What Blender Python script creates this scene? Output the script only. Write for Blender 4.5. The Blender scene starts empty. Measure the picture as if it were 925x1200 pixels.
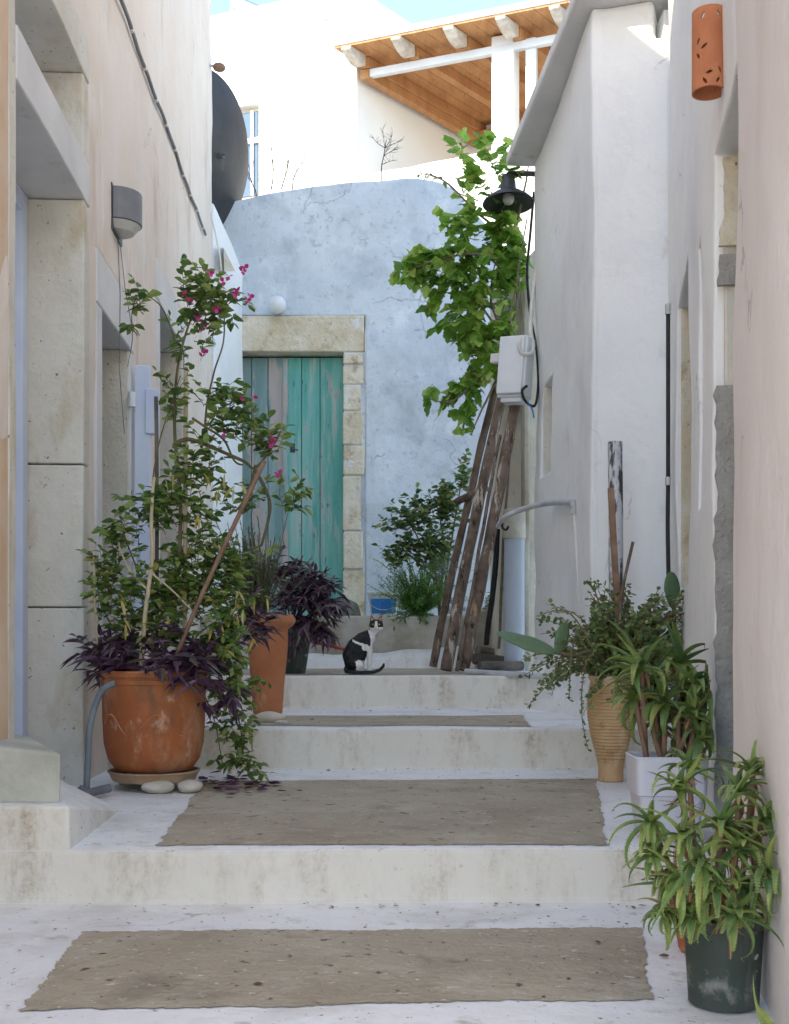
import bpy, bmesh, math, random
from mathutils import Vector, Matrix, noise
R = math.radians
rnd = random.Random(7)
scene = bpy.context.scene
C = scene.collection

# ------------------------------------------------------------------ camera, sky, sun, exposure
F, CXP, HY, EYE = 1350.0, 462.5, 752.0, 0.8
cam_d = bpy.data.cameras.new('camera'); cam = bpy.data.objects.new('camera', cam_d); C.objects.link(cam)
cam.location = (0, 0, EYE); cam.rotation_euler = (R(90), 0, 0)
cam_d.sensor_fit = 'VERTICAL'; cam_d.sensor_height = 36; cam_d.lens = 36*F/1200
cam_d.shift_y = (HY-600)/1200; cam_d.clip_start = .05; cam_d.clip_end = 1000
scene.camera = cam
SUN_EL = 40.0
sun_dir = Vector((-.74*math.cos(R(SUN_EL)), -.672*math.cos(R(SUN_EL)), math.sin(R(SUN_EL))))   # towards the sun
w = bpy.data.worlds.new('World'); scene.world = w; w.use_nodes = True
nt = w.node_tree; nt.nodes.clear()
sky = nt.nodes.new('ShaderNodeTexSky'); sky.sky_type = 'NISHITA'; sky.sun_disc = False
sky.sun_elevation = R(SUN_EL); sky.sun_rotation = math.atan2(sun_dir.x, sun_dir.y)
sky.dust_density = .2; sky.ozone_density = 2.2
bg = nt.nodes.new('ShaderNodeBackground'); bg.inputs['Strength'].default_value = .15
out = nt.nodes.new('ShaderNodeOutputWorld')
nt.links.new(sky.outputs[0], bg.inputs[0]); nt.links.new(bg.outputs[0], out.inputs[0])
sl = bpy.data.lights.new('sun', 'SUN'); sl.energy = 2.1; sl.angle = R(.5); sl.color = (1, .93, .83)
so = bpy.data.objects.new('sun', sl); C.objects.link(so); so.location = (-6, -6, 12)
so.rotation_euler = sun_dir.to_track_quat('Z', 'Y').to_euler()
scene.view_settings.view_transform = 'Standard'; scene.view_settings.look = 'None'
scene.view_settings.exposure = 2.06; scene.view_settings.gamma = 1
scene.view_settings.use_white_balance = True; scene.view_settings.white_balance_temperature = 7600; scene.view_settings.white_balance_tint = 10
scene.render.engine = 'CYCLES'
scene.cycles.max_bounces = 10; scene.cycles.diffuse_bounces = 8

# ------------------------------------------------------------------ helpers
def P(px, py, Y): return Vector(((px-CXP)/F*Y, Y, EYE+(HY-py)/F*Y))
def nz(v, f, seed=0): return noise.noise(Vector(v)*f+Vector((seed*7.3, seed*3.1, seed*1.7)))

class MB:
    def __init__(s): s.v=[]; s.f=[]; s.c=[]
    def add(s, vs, fs, var=0.5):
        n=len(s.v); s.v += [Vector(a) for a in vs]; s.f += [tuple(i+n for i in f) for f in fs]; s.c += [var]*len(fs)
    def box(s, c, size, rot=None, var=.5, taper=1.0):
        x,y,z=[a/2 for a in size]
        vs=[Vector((i*x*(taper if k>0 else 1),j*y*(taper if k>0 else 1),k*z)) for k in (-1,1) for j in (-1,1) for i in (-1,1)]
        if rot is not None: vs=[rot@a for a in vs]
        s.add([a+Vector(c) for a in vs], [(0,2,3,1),(4,5,7,6),(0,1,5,4),(2,6,7,3),(0,4,6,2),(1,3,7,5)], var)
    def tube(s, pts, rad, n=8, caps=True, var=.5):
        pts=[Vector(p) for p in pts]
        if not hasattr(rad,'__len__'): rad=[rad]*len(pts)
        t0=(pts[1]-pts[0]).normalized(); a=t0.orthogonal().normalized(); vs=[]
        for i,p in enumerate(pts):
            t=(pts[min(i+1,len(pts)-1)]-pts[max(i-1,0)])
            if t.length<1e-9: t=t0
            t=t.normalized(); a=(a-t*a.dot(t))
            a=a.normalized() if a.length>1e-6 else t.orthogonal().normalized()
            b=t.cross(a)
            for k in range(n):
                an=2*math.pi*k/n; vs.append(p+(a*math.cos(an)+b*math.sin(an))*rad[i])
        fs=[(i*n+k, i*n+(k+1)%n, (i+1)*n+(k+1)%n, (i+1)*n+k) for i in range(len(pts)-1) for k in range(n)]
        if caps: fs += [tuple(range(n-1,-1,-1)), tuple((len(pts)-1)*n+k for k in range(n))]
        s.add(vs, fs, var)
    def lathe(s, c, prof, n=40, closed=True, wob=0, var=.5):
        c=Vector(c); vs=[]
        for r,z in prof:
            for k in range(n):
                an=2*math.pi*k/n; rr=r*(1+wob*nz((math.cos(an),math.sin(an),z*3),1.3))
                vs.append(c+Vector((rr*math.cos(an),rr*math.sin(an),z)))
        m=len(prof)
        fs=[(i*n+k, i*n+(k+1)%n, (i+1)*n+(k+1)%n, (i+1)*n+k) for i in range(m-1) for k in range(n)]
        if closed: fs += [tuple(range(n-1,-1,-1)), tuple((m-1)*n+k for k in range(n))]
        s.add(vs, fs, var)
    def build(s, name, mat, parent=None, loc=None, smooth=False, bevel=0, lab=None):
        me=bpy.data.meshes.new(name); o=bpy.data.objects.new(name, me)
        off = wloc(parent) if parent else (Vector(loc) if loc is not None else Vector((0,0,0)))
        me.from_pydata([v-off for v in s.v], [], s.f)
        at=me.attributes.new('var','FLOAT','FACE'); at.data.foreach_set('value', s.c)
        if mat: me.materials.append(mat)
        if smooth: me.polygons.foreach_set('use_smooth',[True]*len(me.polygons))
        me.update(); C.objects.link(o)
        if parent: o.parent=parent
        else: o.location=off
        if smooth=='auto':
            md=o.modifiers.new('ws','EDGE_SPLIT'); md.split_angle=R(40)
        if bevel:
            b=o.modifiers.new('bevel','BEVEL'); b.width=bevel; b.segments=2; b.limit_method='ANGLE'; b.angle_limit=R(50)
        if lab: o['label']=lab
        return o
def wloc(o):
    l=Vector((0,0,0))
    while o: l+=o.location; o=o.parent
    return l
def tag(o, label=None, cat=None, group=None, kind=None):
    if label: o['label']=label
    if cat: o['category']=cat
    if group: o['group']=group
    if kind: o['kind']=kind
    return o
def thing(name, label, cat, loc=(0,0,0), group=None):
    o=bpy.data.objects.new(name,None); C.objects.link(o); o.location=loc; o.empty_display_size=.1
    return tag(o,label,cat,group)

# ---- materials
def new_mat(name):
    m=bpy.data.materials.new(name); m.use_nodes=True; t=m.node_tree
    return m,t,t.nodes['Principled BSDF']
def N(t,typ,**kw):
    n=t.nodes.new(typ)
    for k,v in kw.items():
        if k in n.inputs: n.inputs[k].default_value=v
        else: setattr(n,k,v)
    return n
def ramp(t,fac,stops):
    r=t.nodes.new('ShaderNodeValToRGB'); e=r.color_ramp.elements
    while len(e)<len(stops): e.new(.5)
    for i,(p,c) in enumerate(stops): e[i].position=p; e[i].color=(*c,1) if len(c)==3 else c
    t.links.new(fac,r.inputs[0]); return r.outputs[0]
def mixc(t,fac,a,b,blend='MIX'):
    m=t.nodes.new('ShaderNodeMix'); m.data_type='RGBA'; m.blend_type=blend
    for sock,val in ((m.inputs[0],fac),(m.inputs[6],a),(m.inputs[7],b)):
        if isinstance(val,(int,float)): sock.default_value=val
        elif isinstance(val,tuple): sock.default_value=(*val,1)
        else: t.links.new(val,sock)
    return m.outputs[2]
def tex(t,scale,stretch=(1,1,1),detail=5,rough=.6,seed=0):
    tc=N(t,'ShaderNodeTexCoord'); mp=N(t,'ShaderNodeMapping'); mp.inputs['Scale'].default_value=stretch
    mp.inputs['Location'].default_value=(seed*3.7,seed*5.1,seed*2.3)
    geo=N(t,'ShaderNodeNewGeometry'); t.links.new(geo.outputs['Position'],mp.inputs[0])
    n=N(t,'ShaderNodeTexNoise'); n.inputs['Scale'].default_value=scale; n.inputs['Detail'].default_value=detail; n.inputs['Roughness'].default_value=rough
    t.links.new(mp.outputs[0],n.inputs[0]); t.nodes.remove(tc); return n.outputs[0]
def surf(name, c1, c2, scale=2, rough=.85, bump=.3, bscale=25, specks=(), spec=.3, metallic=0, stretch=(1,1,1), bstretch=None, lo=.35, hi=.65, crack=None):
    """c1/c2 blotched base; specks: (colour, noise scale, threshold, softness, stretch)"""
    m,t,b=new_mat(name)
    col=ramp(t,tex(t,scale,stretch),[(lo,c1),(hi,c2)])
    for i,(c,sc,th,sf,st) in enumerate(specks):
        f=ramp(t,tex(t,sc,st,seed=i+1,detail=6,rough=.65),[(th,(0,0,0)),(th+sf,(1,1,1))])
        col=mixc(t,f,col,c)
    cm=None
    if crack:
        cc,sc,wd_,mk=crack
        geo=N(t,'ShaderNodeNewGeometry'); wn=N(t,'ShaderNodeTexNoise'); wn.inputs['Scale'].default_value=3.5; wn.inputs['Detail'].default_value=6
        t.links.new(geo.outputs['Position'],wn.inputs[0]); va=N(t,'ShaderNodeVectorMath'); va.operation='MULTIPLY_ADD'; va.inputs[1].default_value=(.45,.45,.45)
        t.links.new(wn.outputs[1],va.inputs[0]); t.links.new(geo.outputs['Position'],va.inputs[2])
        vo=N(t,'ShaderNodeTexVoronoi'); vo.feature='DISTANCE_TO_EDGE'; vo.inputs['Scale'].default_value=sc; t.links.new(va.outputs[0],vo.inputs['Vector'])
        line=ramp(t,vo.outputs['Distance'],[(0,(1,1,1)),(wd_,(0,0,0))]); msk=ramp(t,tex(t,1.3,seed=31),[(mk,(0,0,0)),(mk+.05,(1,1,1))])
        m3=N(t,'ShaderNodeMath'); m3.operation='MULTIPLY'; t.links.new(line,m3.inputs[0]); t.links.new(msk,m3.inputs[1]); cm=m3.outputs[0]
        col=mixc(t,cm,col,cc)
    t.links.new(col,b.inputs['Base Color'])
    b.inputs['Roughness'].default_value=rough; b.inputs['Specular IOR Level'].default_value=spec; b.inputs['Metallic'].default_value=metallic
    if bump:
        bp=N(t,'ShaderNodeBump'); bp.inputs['Strength'].default_value=bump; bp.inputs['Distance'].default_value=.012
        a=tex(t,bscale,bstretch or (1,1,1),detail=7); a2=tex(t,bscale*.16,(1,1,1),detail=3,seed=9)
        mm=N(t,'ShaderNodeMath'); mm.operation='MULTIPLY_ADD'; mm.inputs[1].default_value=2.5
        t.links.new(a2,mm.inputs[0]); t.links.new(a,mm.inputs[2]); t.links.new(mm.outputs[0],bp.inputs['Height'])
        t.links.new(bp.outputs[0],b.inputs['Normal'])
    return m
def leafmat(name, cols, rough=.45, trans=.25, spec=.4):
    m,t,b=new_mat(name)
    a=N(t,'ShaderNodeAttribute'); a.attribute_name='var'
    n=len(cols); col=ramp(t,a.outputs['Fac'],[(i/(n-1),c) for i,c in enumerate(cols)])
    col=mixc(t,.35,col,mixc(t,tex(t,60,detail=3),(.02,.02,.015),(.9,.9,.8)),'OVERLAY')
    t.links.new(col,b.inputs['Base Color']); b.inputs['Roughness'].default_value=rough; b.inputs['Specular IOR Level'].default_value=spec
    tr=N(t,'ShaderNodeBsdfTranslucent'); t.links.new(col,tr.inputs[0])
    mx=N(t,'ShaderNodeMixShader'); mx.inputs[0].default_value=trans
    t.links.new(b.outputs[0],mx.inputs[1]); t.links.new(tr.outputs[0],mx.inputs[2])
    t.links.new(mx.outputs[0],t.nodes['Material Output'].inputs[0]); return m

V=(1,1,.18)
mat={}
mat['pink']=surf('left_plaster',(.70,.60,.52),(.78,.69,.61),.9,crack=((.40,.33,.28),.8,.006,.56),bump=.45,bscale=24,specks=(((.76,.72,.68),3,.52,.2,(1,1,.5)),((.56,.45,.37),3,.58,.16,(1,1,.25)),((.45,.38,.33),18,.68,.06,(1,1,.6))))
mat['ochre']=surf('ochre_plaster',(.62,.42,.27),(.70,.56,.44),3,bump=.3)
mat['white']=surf('right_plaster',(.78,.79,.80),(.84,.85,.85),1.1,crack=((.45,.45,.45),.9,.005,.56),bump=.5,bscale=18,specks=(((.70,.72,.74),1.6,.52,.22,(1,1,.5)),((.66,.66,.65),7,.62,.14,(1,1,.5)),((.50,.48,.44),26,.70,.05,(1,1,1))))
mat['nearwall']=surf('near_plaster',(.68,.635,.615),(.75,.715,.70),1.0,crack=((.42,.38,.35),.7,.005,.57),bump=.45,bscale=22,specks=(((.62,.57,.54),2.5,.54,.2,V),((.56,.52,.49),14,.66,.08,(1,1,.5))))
mat['blue']=surf('bluewash_plaster',(.50,.57,.625),(.63,.685,.725),1.3,crack=((.30,.33,.36),.9,.008,.50),bump=.9,bscale=9,specks=(((.70,.75,.79),2.6,.55,.15,(1,1,1)),((.43,.49,.545),2.6,.52,.20,(1,1,1)),((.40,.45,.50),9,.60,.10,(1,1,1)),((.42,.48,.54),18,.58,.10,(1,1,1)),((.30,.31,.30),20,.70,.04,(1,1,1))))
mat['sunwhite']=surf('white_render',(.80,.80,.78),(.84,.84,.82),1,bump=.12)
mat['stone']=surf('limestone',(.58,.55,.47),(.70,.67,.60),2.5,bump=.5,bscale=45,specks=(((.50,.41,.27),3,.54,.16,(1,1,.5)),((.18,.17,.15),34,.645,.03,(1,1,1)),((.64,.62,.58),8,.62,.1,(1,1,1))))
mat['stepstone']=surf('stained_doorstep',(.36,.37,.31),(.52,.52,.46),4,bump=.6,specks=(((.28,.30,.22),5,.56,.12,(1,1,.4)),((.2,.18,.14),30,.68,.04,(1,1,1))))
mat['stonewhite']=surf('whitewashed_stone',(.60,.60,.60),(.70,.69,.68),2.5,bump=.35,bscale=30,specks=(((.48,.42,.33),5,.63,.12,V),))
mat['stoneyellow']=surf('yellow_limestone',(.60,.51,.36),(.74,.68,.56),4,bump=1.3,bscale=24,specks=(((.44,.35,.22),7,.55,.12,(1,1,1)),((.26,.21,.14),22,.64,.06,(1,1,1)),((.68,.68,.66),5,.60,.08,(1,1,1))))
mat['floorwhite']=surf('white_painted_steps',(.77,.77,.76),(.83,.83,.82),2,crack=((.45,.42,.38),.8,.005,.60),bump=.6,bscale=16,specks=(((.64,.625,.59),3,.50,.2,(1,1,1)),((.52,.50,.45),9,.60,.12,(1,1,1)),((.24,.17,.12),42,.645,.02,(1,1,1))))
mat['patch']=surf('bare_concrete_patch',(.37,.31,.225),(.47,.41,.31),2.2,crack=((.17,.14,.11),.7,.004,.60),bump=.9,bscale=40,specks=(((.50,.45,.36),5,.54,.14,(1,1,1)),((.29,.245,.18),4,.56,.18,(1,1,1)),((.14,.11,.08),20,.62,.05,(1,1,1)),((.74,.70,.62),46,.645,.02,(.6,1.2,1)),((.55,.49,.40),24,.61,.08,(1,1,1))))
mat['patchdark']=surf('grey_concrete',(.33,.32,.30),(.48,.465,.43),4,bump=1.1,bscale=60,specks=(((.5,.49,.46),60,.66,.05,(1,1,1)),((.17,.16,.15),30,.68,.05,(1,1,1))))
mat['bedwall']=surf('patched_bed_plaster',(.33,.30,.235),(.60,.58,.53),2.6,lo=.42,hi=.68,bump=.6,bscale=20,specks=(((.27,.26,.19),6,.6,.1,(1,1,.5)),((.42,.34,.22),9,.66,.08,V)))
mat['creamreveal']=surf('cream_reveal',(.62,.58,.50),(.72,.70,.64),6,bump=.9,bscale=22,specks=(((.18,.17,.15),22,.68,.04,(1,1,1)),))
mat['terra']=surf('terracotta',(.36,.105,.038),(.46,.155,.06),4,rough=.75,bump=.15,bscale=50,specks=(((.50,.27,.16),5,.52,.16,(1,1,.6)),((.24,.10,.05),6,.56,.12,(1,1,.5)),((.58,.40,.30),9,.60,.10,(1,1,.6))))
mat['terralight']=surf('terracotta_light',(.46,.165,.075),(.54,.22,.11),5,rough=.8,bump=.1,specks=(((.60,.40,.29),7,.56,.1,(1,1,.5)),((.30,.12,.06),9,.60,.08,(1,1,.6))))
mat['sconce']=surf('sconce_terracotta',(.46,.16,.075),(.56,.22,.11),6,rough=.8,bump=.2,bscale=60)
mat['ribbed']=surf('buff_clay',(.50,.30,.15),(.62,.42,.24),5,rough=.8,bump=.15,specks=(((.68,.55,.38),6,.54,.12,(1,1,.5)),((.38,.22,.11),9,.58,.1,(1,1,.6))))
mat['saucer']=surf('weathered_saucer',(.36,.22,.13),(.48,.36,.25),7,bump=.3,specks=(((.25,.27,.18),9,.6,.1,(1,1,1)),))
mat['darkpot']=surf('dark_green_plastic',(.035,.05,.042),(.055,.075,.065),6,rough=.5,bump=.08,specks=(((.12,.13,.12),8,.52,.15,V),((.20,.20,.19),16,.56,.12,(1,1,1)),((.50,.50,.47),17,.635,.02,(1,1,1))))
mat['whiteplastic']=surf('white_plastic',(.60,.61,.69),(.66,.67,.74),2,rough=.45,bump=.04,specks=(((.5,.47,.43),7,.68,.1,(1,1,1)),))
mat['soil']=surf('soil',(.05,.035,.025),(.10,.07,.05),20,bump=.9,bscale=40)
mat['pebble']=surf('pebble',(.52,.47,.38),(.66,.62,.55),9,rough=.8,bump=.2)
mat['turq']=surf('turquoise_paint',(.07,.34,.30),(.20,.48,.42),3,rough=.75,bump=.4,bscale=30,bstretch=(1,1,.1),stretch=(2,1,.25),specks=(((.34,.45,.42),5,.50,.12,(2.5,1,.22)),((.36,.36,.33),9,.60,.04,(2,1,.3)),((.08,.12,.11),20,.63,.05,(2,1,.4)),((.16,.13,.10),34,.69,.03,(1,1,.5))))
mat['turqgrey']=surf('faded_turquoise_paint',(.17,.29,.29),(.30,.40,.39),3,rough=.8,bump=.5,bscale=30,bstretch=(1,1,.1),stretch=(2,1,.25),specks=(((.42,.38,.35),4,.50,.05,(2,1,.35)),((.08,.29,.26),6,.57,.08,(2.5,1,.25)),((.16,.13,.11),30,.66,.04,(1,1,.4)),((.12,.12,.12),22,.67,.05,(2,1,.3))))
mat['polewood']=surf('old_brown_pole',(.10,.068,.052),(.22,.16,.125),7,rough=.85,bump=.9,bscale=25,bstretch=(1,1,.25),specks=(((.46,.40,.32),9,.585,.04,(1.6,1.6,.22)),((.42,.27,.12),14,.62,.05,(1,1,.4)),((.03,.02,.015),20,.58,.08,(1,1,.4))))
mat['greywood']=surf('grey_driftwood',(.10,.085,.07),(.22,.19,.16),5,bump=.9,bscale=30,bstretch=(.2,1,1))
mat['pine']=surf('pine_boards',(.42,.20,.085),(.56,.29,.13),2,rough=.6,bump=.2,bscale=20,stretch=(4,1,1),specks=(((.30,.13,.05),9,.6,.1,(3,.4,1)),))
mat['beamend']=surf('weathered_beam_end',(.42,.36,.30),(.62,.57,.50),9,bump=.5,specks=(((.2,.16,.13),12,.63,.08,(1,1,1)),))
mat['barkbr']=surf('stem_bark',(.16,.13,.10),(.26,.21,.16),20,bump=.4)
mat['darkbark']=surf('dark_bark',(.035,.028,.022),(.06,.05,.04),20,bump=.2)
mat['stem']=surf('green_stem',(.10,.09,.05),(.17,.14,.08),12,bump=.2)
mat['bamboo']=surf('pale_cane',(.46,.38,.24),(.58,.50,.34),14,bump=.2,specks=(((.2,.15,.1),14,.68,.05,(1,1,1)),))
mat['brownstick']=surf('brown_stick',(.20,.12,.08),(.32,.20,.14),12,bump=.3)
mat['metaldark']=surf('dark_metal',(.035,.037,.042),(.06,.062,.068),6,rough=.45,bump=.06,spec=.5)
mat['metalgrey']=surf('grey_metal',(.14,.145,.16),(.20,.205,.22),6,rough=.5,bump=.05)
mat['dish']=surf('dish_grey',(.03,.031,.034),(.045,.046,.05),5,rough=.55,bump=.04,specks=(((.11,.11,.11),4,.6,.2,(1,1,1)),))
mat['galv']=surf('galvanised',(.42,.43,.45),(.56,.57,.58),7,rough=.5,bump=.15,metallic=.3,specks=(((.3,.22,.15),9,.65,.1,(1,1,1)),))
mat['glassfrost']=surf('frosted_glass',(.5,.5,.47),(.56,.56,.52),4,rough=.35,bump=.03)
mat['pvc']=surf('blue_grey_pvc',(.36,.42,.50),(.42,.48,.56),3,rough=.5,bump=.05,specks=(((.5,.48,.44),6,.62,.15,V),))
mat['cream']=surf('cream_putty',(.62,.58,.49),(.74,.71,.64),4,bump=.8,specks=(((.40,.36,.29),8,.58,.1,(1,1,.3)),((.2,.18,.15),22,.67,.04,(1,1,.4))))
mat['paleblue']=surf('pale_blue_paint',(.56,.64,.80),(.64,.71,.84),3,rough=.55,bump=.08)
mat['metalwhite']=surf('white_box_plastic',(.68,.71,.74),(.74,.77,.79),5,rough=.45,bump=.05,specks=(((.5,.49,.45),7,.64,.15,V),))
mat['black']=surf('black_rubber',(.012,.012,.014),(.03,.03,.035),8,rough=.5,bump=.05)
mat['cablewhite']=surf('white_cable',(.62,.60,.56),(.72,.70,.66),9,rough=.6,bump=.05)
mat['hose']=surf('grey_hose',(.14,.17,.19),(.20,.23,.25),9,rough=.6,bump=.05)
mat['red']=surf('red_handle',(.50,.03,.03),(.58,.05,.04),9,rough=.45,bump=.02)
mat['bluelabel']=surf('blue_label',(.02,.16,.52),(.04,.30,.66),9,rough=.4,bump=0)
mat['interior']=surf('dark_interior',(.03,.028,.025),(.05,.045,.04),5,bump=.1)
mat['postpaint']=surf('flaking_white_post',(.56,.58,.62),(.66,.68,.72),5,bump=.5,bscale=30,specks=(((.08,.075,.08),10,.50,.04,(1.5,1.5,.35)),((.3,.3,.32),22,.56,.08,(1,1,1))))
mat['boulder']=surf('mossy_rock',(.10,.11,.09),(.22,.22,.19),9,bump=1,bscale=20)
mat['dirtpaper']=surf('dry_litter',(.09,.05,.035),(.2,.12,.07),30,bump=0)
mat['purplelitter']=surf('purple_litter',(.07,.02,.055),(.13,.05,.09),30,bump=0)
mat['terrain']=surf('dry_earth',(.42,.37,.30),(.50,.45,.37),.4,bump=.3)
glass,t_,b_=new_mat('window_glass'); b_.inputs['Base Color'].default_value=(.10,.16,.22,1); b_.inputs['Roughness'].default_value=.06; b_.inputs['Specular IOR Level'].default_value=.8
mat['glass']=glass
L_boug=leafmat('bougainvillea_leaf',[(.06,.13,.04),(.11,.21,.05),(.20,.32,.08),(.34,.42,.14)],trans=.35)
L_yel=leafmat('yellowed_leaf',[(.45,.36,.07),(.58,.48,.16),(.50,.50,.28)])
L_pur=leafmat('purple_leaf',[(.040,.014,.038),(.075,.03,.068),(.15,.085,.14),(.13,.12,.08)],rough=.35,trans=.1,spec=.6)
L_pink=leafmat('magenta_bract',[(.50,.03,.22),(.62,.06,.30)])
L_ros=leafmat('rosemary_leaf',[(.07,.11,.05),(.12,.18,.085),(.20,.26,.15)],trans=.1)
L_vine=leafmat('vine_leaf',[(.10,.24,.04),(.19,.39,.065),(.30,.52,.10),(.50,.60,.18)],trans=.5)
L_rose=leafmat('rose_leaf',[(.05,.12,.04),(.09,.19,.06),(.18,.26,.09),(.34,.36,.16)],trans=.3)
L_fern=leafmat('fern_leaf',[(.06,.17,.03),(.11,.27,.05),(.18,.36,.09)])
L_grey=leafmat('silver_leaf',[(.18,.24,.20),(.30,.36,.31)])
L_jade=leafmat('jade_leaf',[(.08,.15,.045),(.14,.23,.07),(.24,.30,.12)],trans=.15)
L_aloe=leafmat('aloe_leaf',[(.07,.14,.055),(.11,.20,.065),(.16,.26,.075),(.24,.31,.09),(.36,.33,.11)],rough=.4,trans=.12)
L_dry=leafmat('dry_aloe_leaf',[(.30,.16,.07),(.42,.27,.14),(.20,.10,.06)],rough=.8,trans=.1)
L_pad=leafmat('cactus_pad_skin',[(.08,.15,.075),(.13,.21,.11)],rough=.5,trans=0)

# ---- wall frames and walls with openings
class Frame:
    def __init__(s,o,t,n): s.o=Vector((o[0],o[1],0)); s.t=Vector((t[0],t[1],0)); s.n=Vector((n[0],n[1],0)).normalized()
    def p(s,u,d,z): return s.o+s.t*u+s.n*d+Vector((0,0,z))
    def box(s,mb,u0,u1,d0,d1,z0,z1,var=.5,sub=0,amp=0):
        if not sub:
            vs=[s.p(u,d,z) for z in (z0,z1) for d in (d0,d1) for u in (u0,u1)]
            mb.add(vs,[(0,2,3,1),(4,5,7,6),(0,1,5,4),(2,6,7,3),(0,4,6,2),(1,3,7,5)],var)
def wall(fr,u0,u1,z0,z1,ops=(),thick=.4,amp=.012,res=.14,topf=None,zfix=0,seed=0,mb=None,bulge=None):
    """plaster wall as a closed displaced grid with real openings (u0,u1,z0,z1)"""
    mb=mb or MB()
    def lines(a,b,cuts):
        k=sorted(set([a,b]+[c for c in cuts if a<c<b])); o=[]
        for i in range(len(k)-1):
            n=max(1,int(math.ceil((k[i+1]-k[i])/res)))
            o+=[k[i]+(k[i+1]-k[i])*j/n for j in range(n)]
        return o+[k[-1]]
    us=lines(u0,u1,[c for o in ops for c in o[:2]]); zs=lines(z0,z1,[c for o in ops for c in o[2:4]]+([zfix] if zfix else []))
    idx={}
    def vid(i,j,b):
        if (i,j,b) not in idx:
            u,z=us[i],zs[j]
            if topf and z>zfix: z=zfix+(z-zfix)*(topf(u)-zfix)/(z1-zfix)
            q=fr.p(u,0,z); d=-thick if b else amp*(nz(q,1.1,seed)*1.6+nz(q,3.7,seed)*.6)
            if bulge and not b: d+=bulge(u,z)
            idx[(i,j,b)]=len(mb.v); mb.v.append(fr.p(u,d,z))
        return idx[(i,j,b)]
    def solid(i,j):
        if i<0 or j<0 or i>=len(us)-1 or j>=len(zs)-1: return False
        u=(us[i]+us[i+1])/2; z=(zs[j]+zs[j+1])/2
        return not any(o[0]<u<o[1] and o[2]<z<o[3] for o in ops)
    flip = fr.t.cross(Vector((0,0,1))).dot(fr.n)<0
    def F4(*q):
        q=q[::-1] if flip else q
        mb.f.append(tuple(q)); mb.c.append(.5)
    for i in range(len(us)-1):
        for j in range(len(zs)-1):
            if not solid(i,j): continue
            a,b,c,d=(i,j),(i+1,j),(i+1,j+1),(i,j+1)
            F4(vid(*a,0),vid(*b,0),vid(*c,0),vid(*d,0)); F4(vid(*d,1),vid(*c,1),vid(*b,1),vid(*a,1))
            for (e,g,ni,nj) in ((a,b,i,j-1),(b,c,i+1,j),(c,d,i,j+1),(d,a,i-1,j)):
                if not solid(ni,nj): F4(vid(*g,0),vid(*e,0),vid(*e,1),vid(*g,1))
    return mb

def rough_box(fr,u0,u1,d0,d1,z0,z1,amp=.006,res=.12,seed=0,mb=None):
    f2=Frame(fr.p(0,d1,0)[:2],fr.t[:2],fr.n[:2])
    return wall(f2,u0,u1,z0,z1,thick=d1-d0,amp=amp,res=res,seed=seed,mb=mb)

# ================================================================== SETTING: terrain, steps
mb=MB(); mb.add([(-300,-300,-.9),(300,-300,-.9),(300,300,-.9),(-300,300,-.9)],[(0,1,2,3)])
tag(mb.build('ground',mat['terrain']),kind='structure')

RY=[-1.6,.35,3.52,5.75,7.52,9.75]           # riser positions
TZ=[-.52,-.33-.02,0,.165,.366,.578]           # tread level in front of each riser
prof=[(-8,-.55)]
EDGE={3.52:.165,5.75:.366,7.52:.578,.35:0,-1.6:-.35}
pts2=[(-9,-.52),(-1.6,-.52),(-1.6,-.17),(.9,-.17),(.9,0),(3.52,0),(3.52,.165),(5.75,.165),(5.75,.366),(7.52,.366),(7.52,.578),(12.0,.578)]
def resample(pts,step):
    o=[]
    for (a,b) in zip(pts[:-1],pts[1:]):
        n=max(1,int((Vector(b)-Vector(a)).length/step))
        o+=[(a[0]+(b[0]-a[0])*i/n,a[1]+(b[1]-a[1])*i/n) for i in range(n)]
    return o+[pts[-1]]
prof2=resample(pts2,.11)
mb=MB(); xs=[-2.2+i*.1 for i in range(49)]
for (y,z) in prof2:
    for x in xs:
        wob=.018*noise.noise(Vector((x*1.3,y*.2,3.3)))+.006*noise.noise(Vector((x*7,z*9,1)))
        zz=z+.005*noise.noise(Vector((x*2.1,y*2.1,0)))
        mb.v.append(Vector((x,y+wob,zz)))
nx=len(xs)
for i in range(len(prof2)-1):
    for j in range(nx-1):
        mb.f.append((i*nx+j,i*nx+j+1,(i+1)*nx+j+1,(i+1)*nx+j)); mb.c.append(.5)
def riser_stains(m):
    t=m.node_tree; b=t.nodes['Principled BSDF']; src=b.inputs['Base Color'].links[0].from_socket
    g=N(t,'ShaderNodeNewGeometry'); sp=N(t,'ShaderNodeSeparateXYZ'); t.links.new(g.outputs['True Normal'],sp.inputs[0])
    ab=N(t,'ShaderNodeMath'); ab.operation='ABSOLUTE'; t.links.new(sp.outputs[1],ab.inputs[0])
    k=ramp(t,tex(t,5,(1.1,0,.35),seed=22,detail=8,rough=.75),[(.48,(0,0,0)),(.70,(1,1,1))]); k2=ramp(t,tex(t,.9,(1,0,.3),seed=23),[(.42,(0,0,0)),(.54,(1,1,1))]); k3=ramp(t,tex(t,40,(1,1,1),seed=25,rough=.8),[(.40,(.25,.25,.25)),(.62,(1,1,1))])
    c0=mixc(t,ab.outputs[0],src,mixc(t,.8,src,(.70,.66,.575)))
    def mul(a,b_):
        n=N(t,'ShaderNodeMath'); n.operation='MULTIPLY'; t.links.new(a,n.inputs[0]); t.links.new(b_,n.inputs[1]); return n.outputs[0]
    c=mixc(t,mul(mul(mul(k,k2),k3),ab.outputs[0]),c0,(.26,.17,.075))
    t.links.new(c,b.inputs['Base Color'])
riser_stains(mat['floorwhite'])
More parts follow.
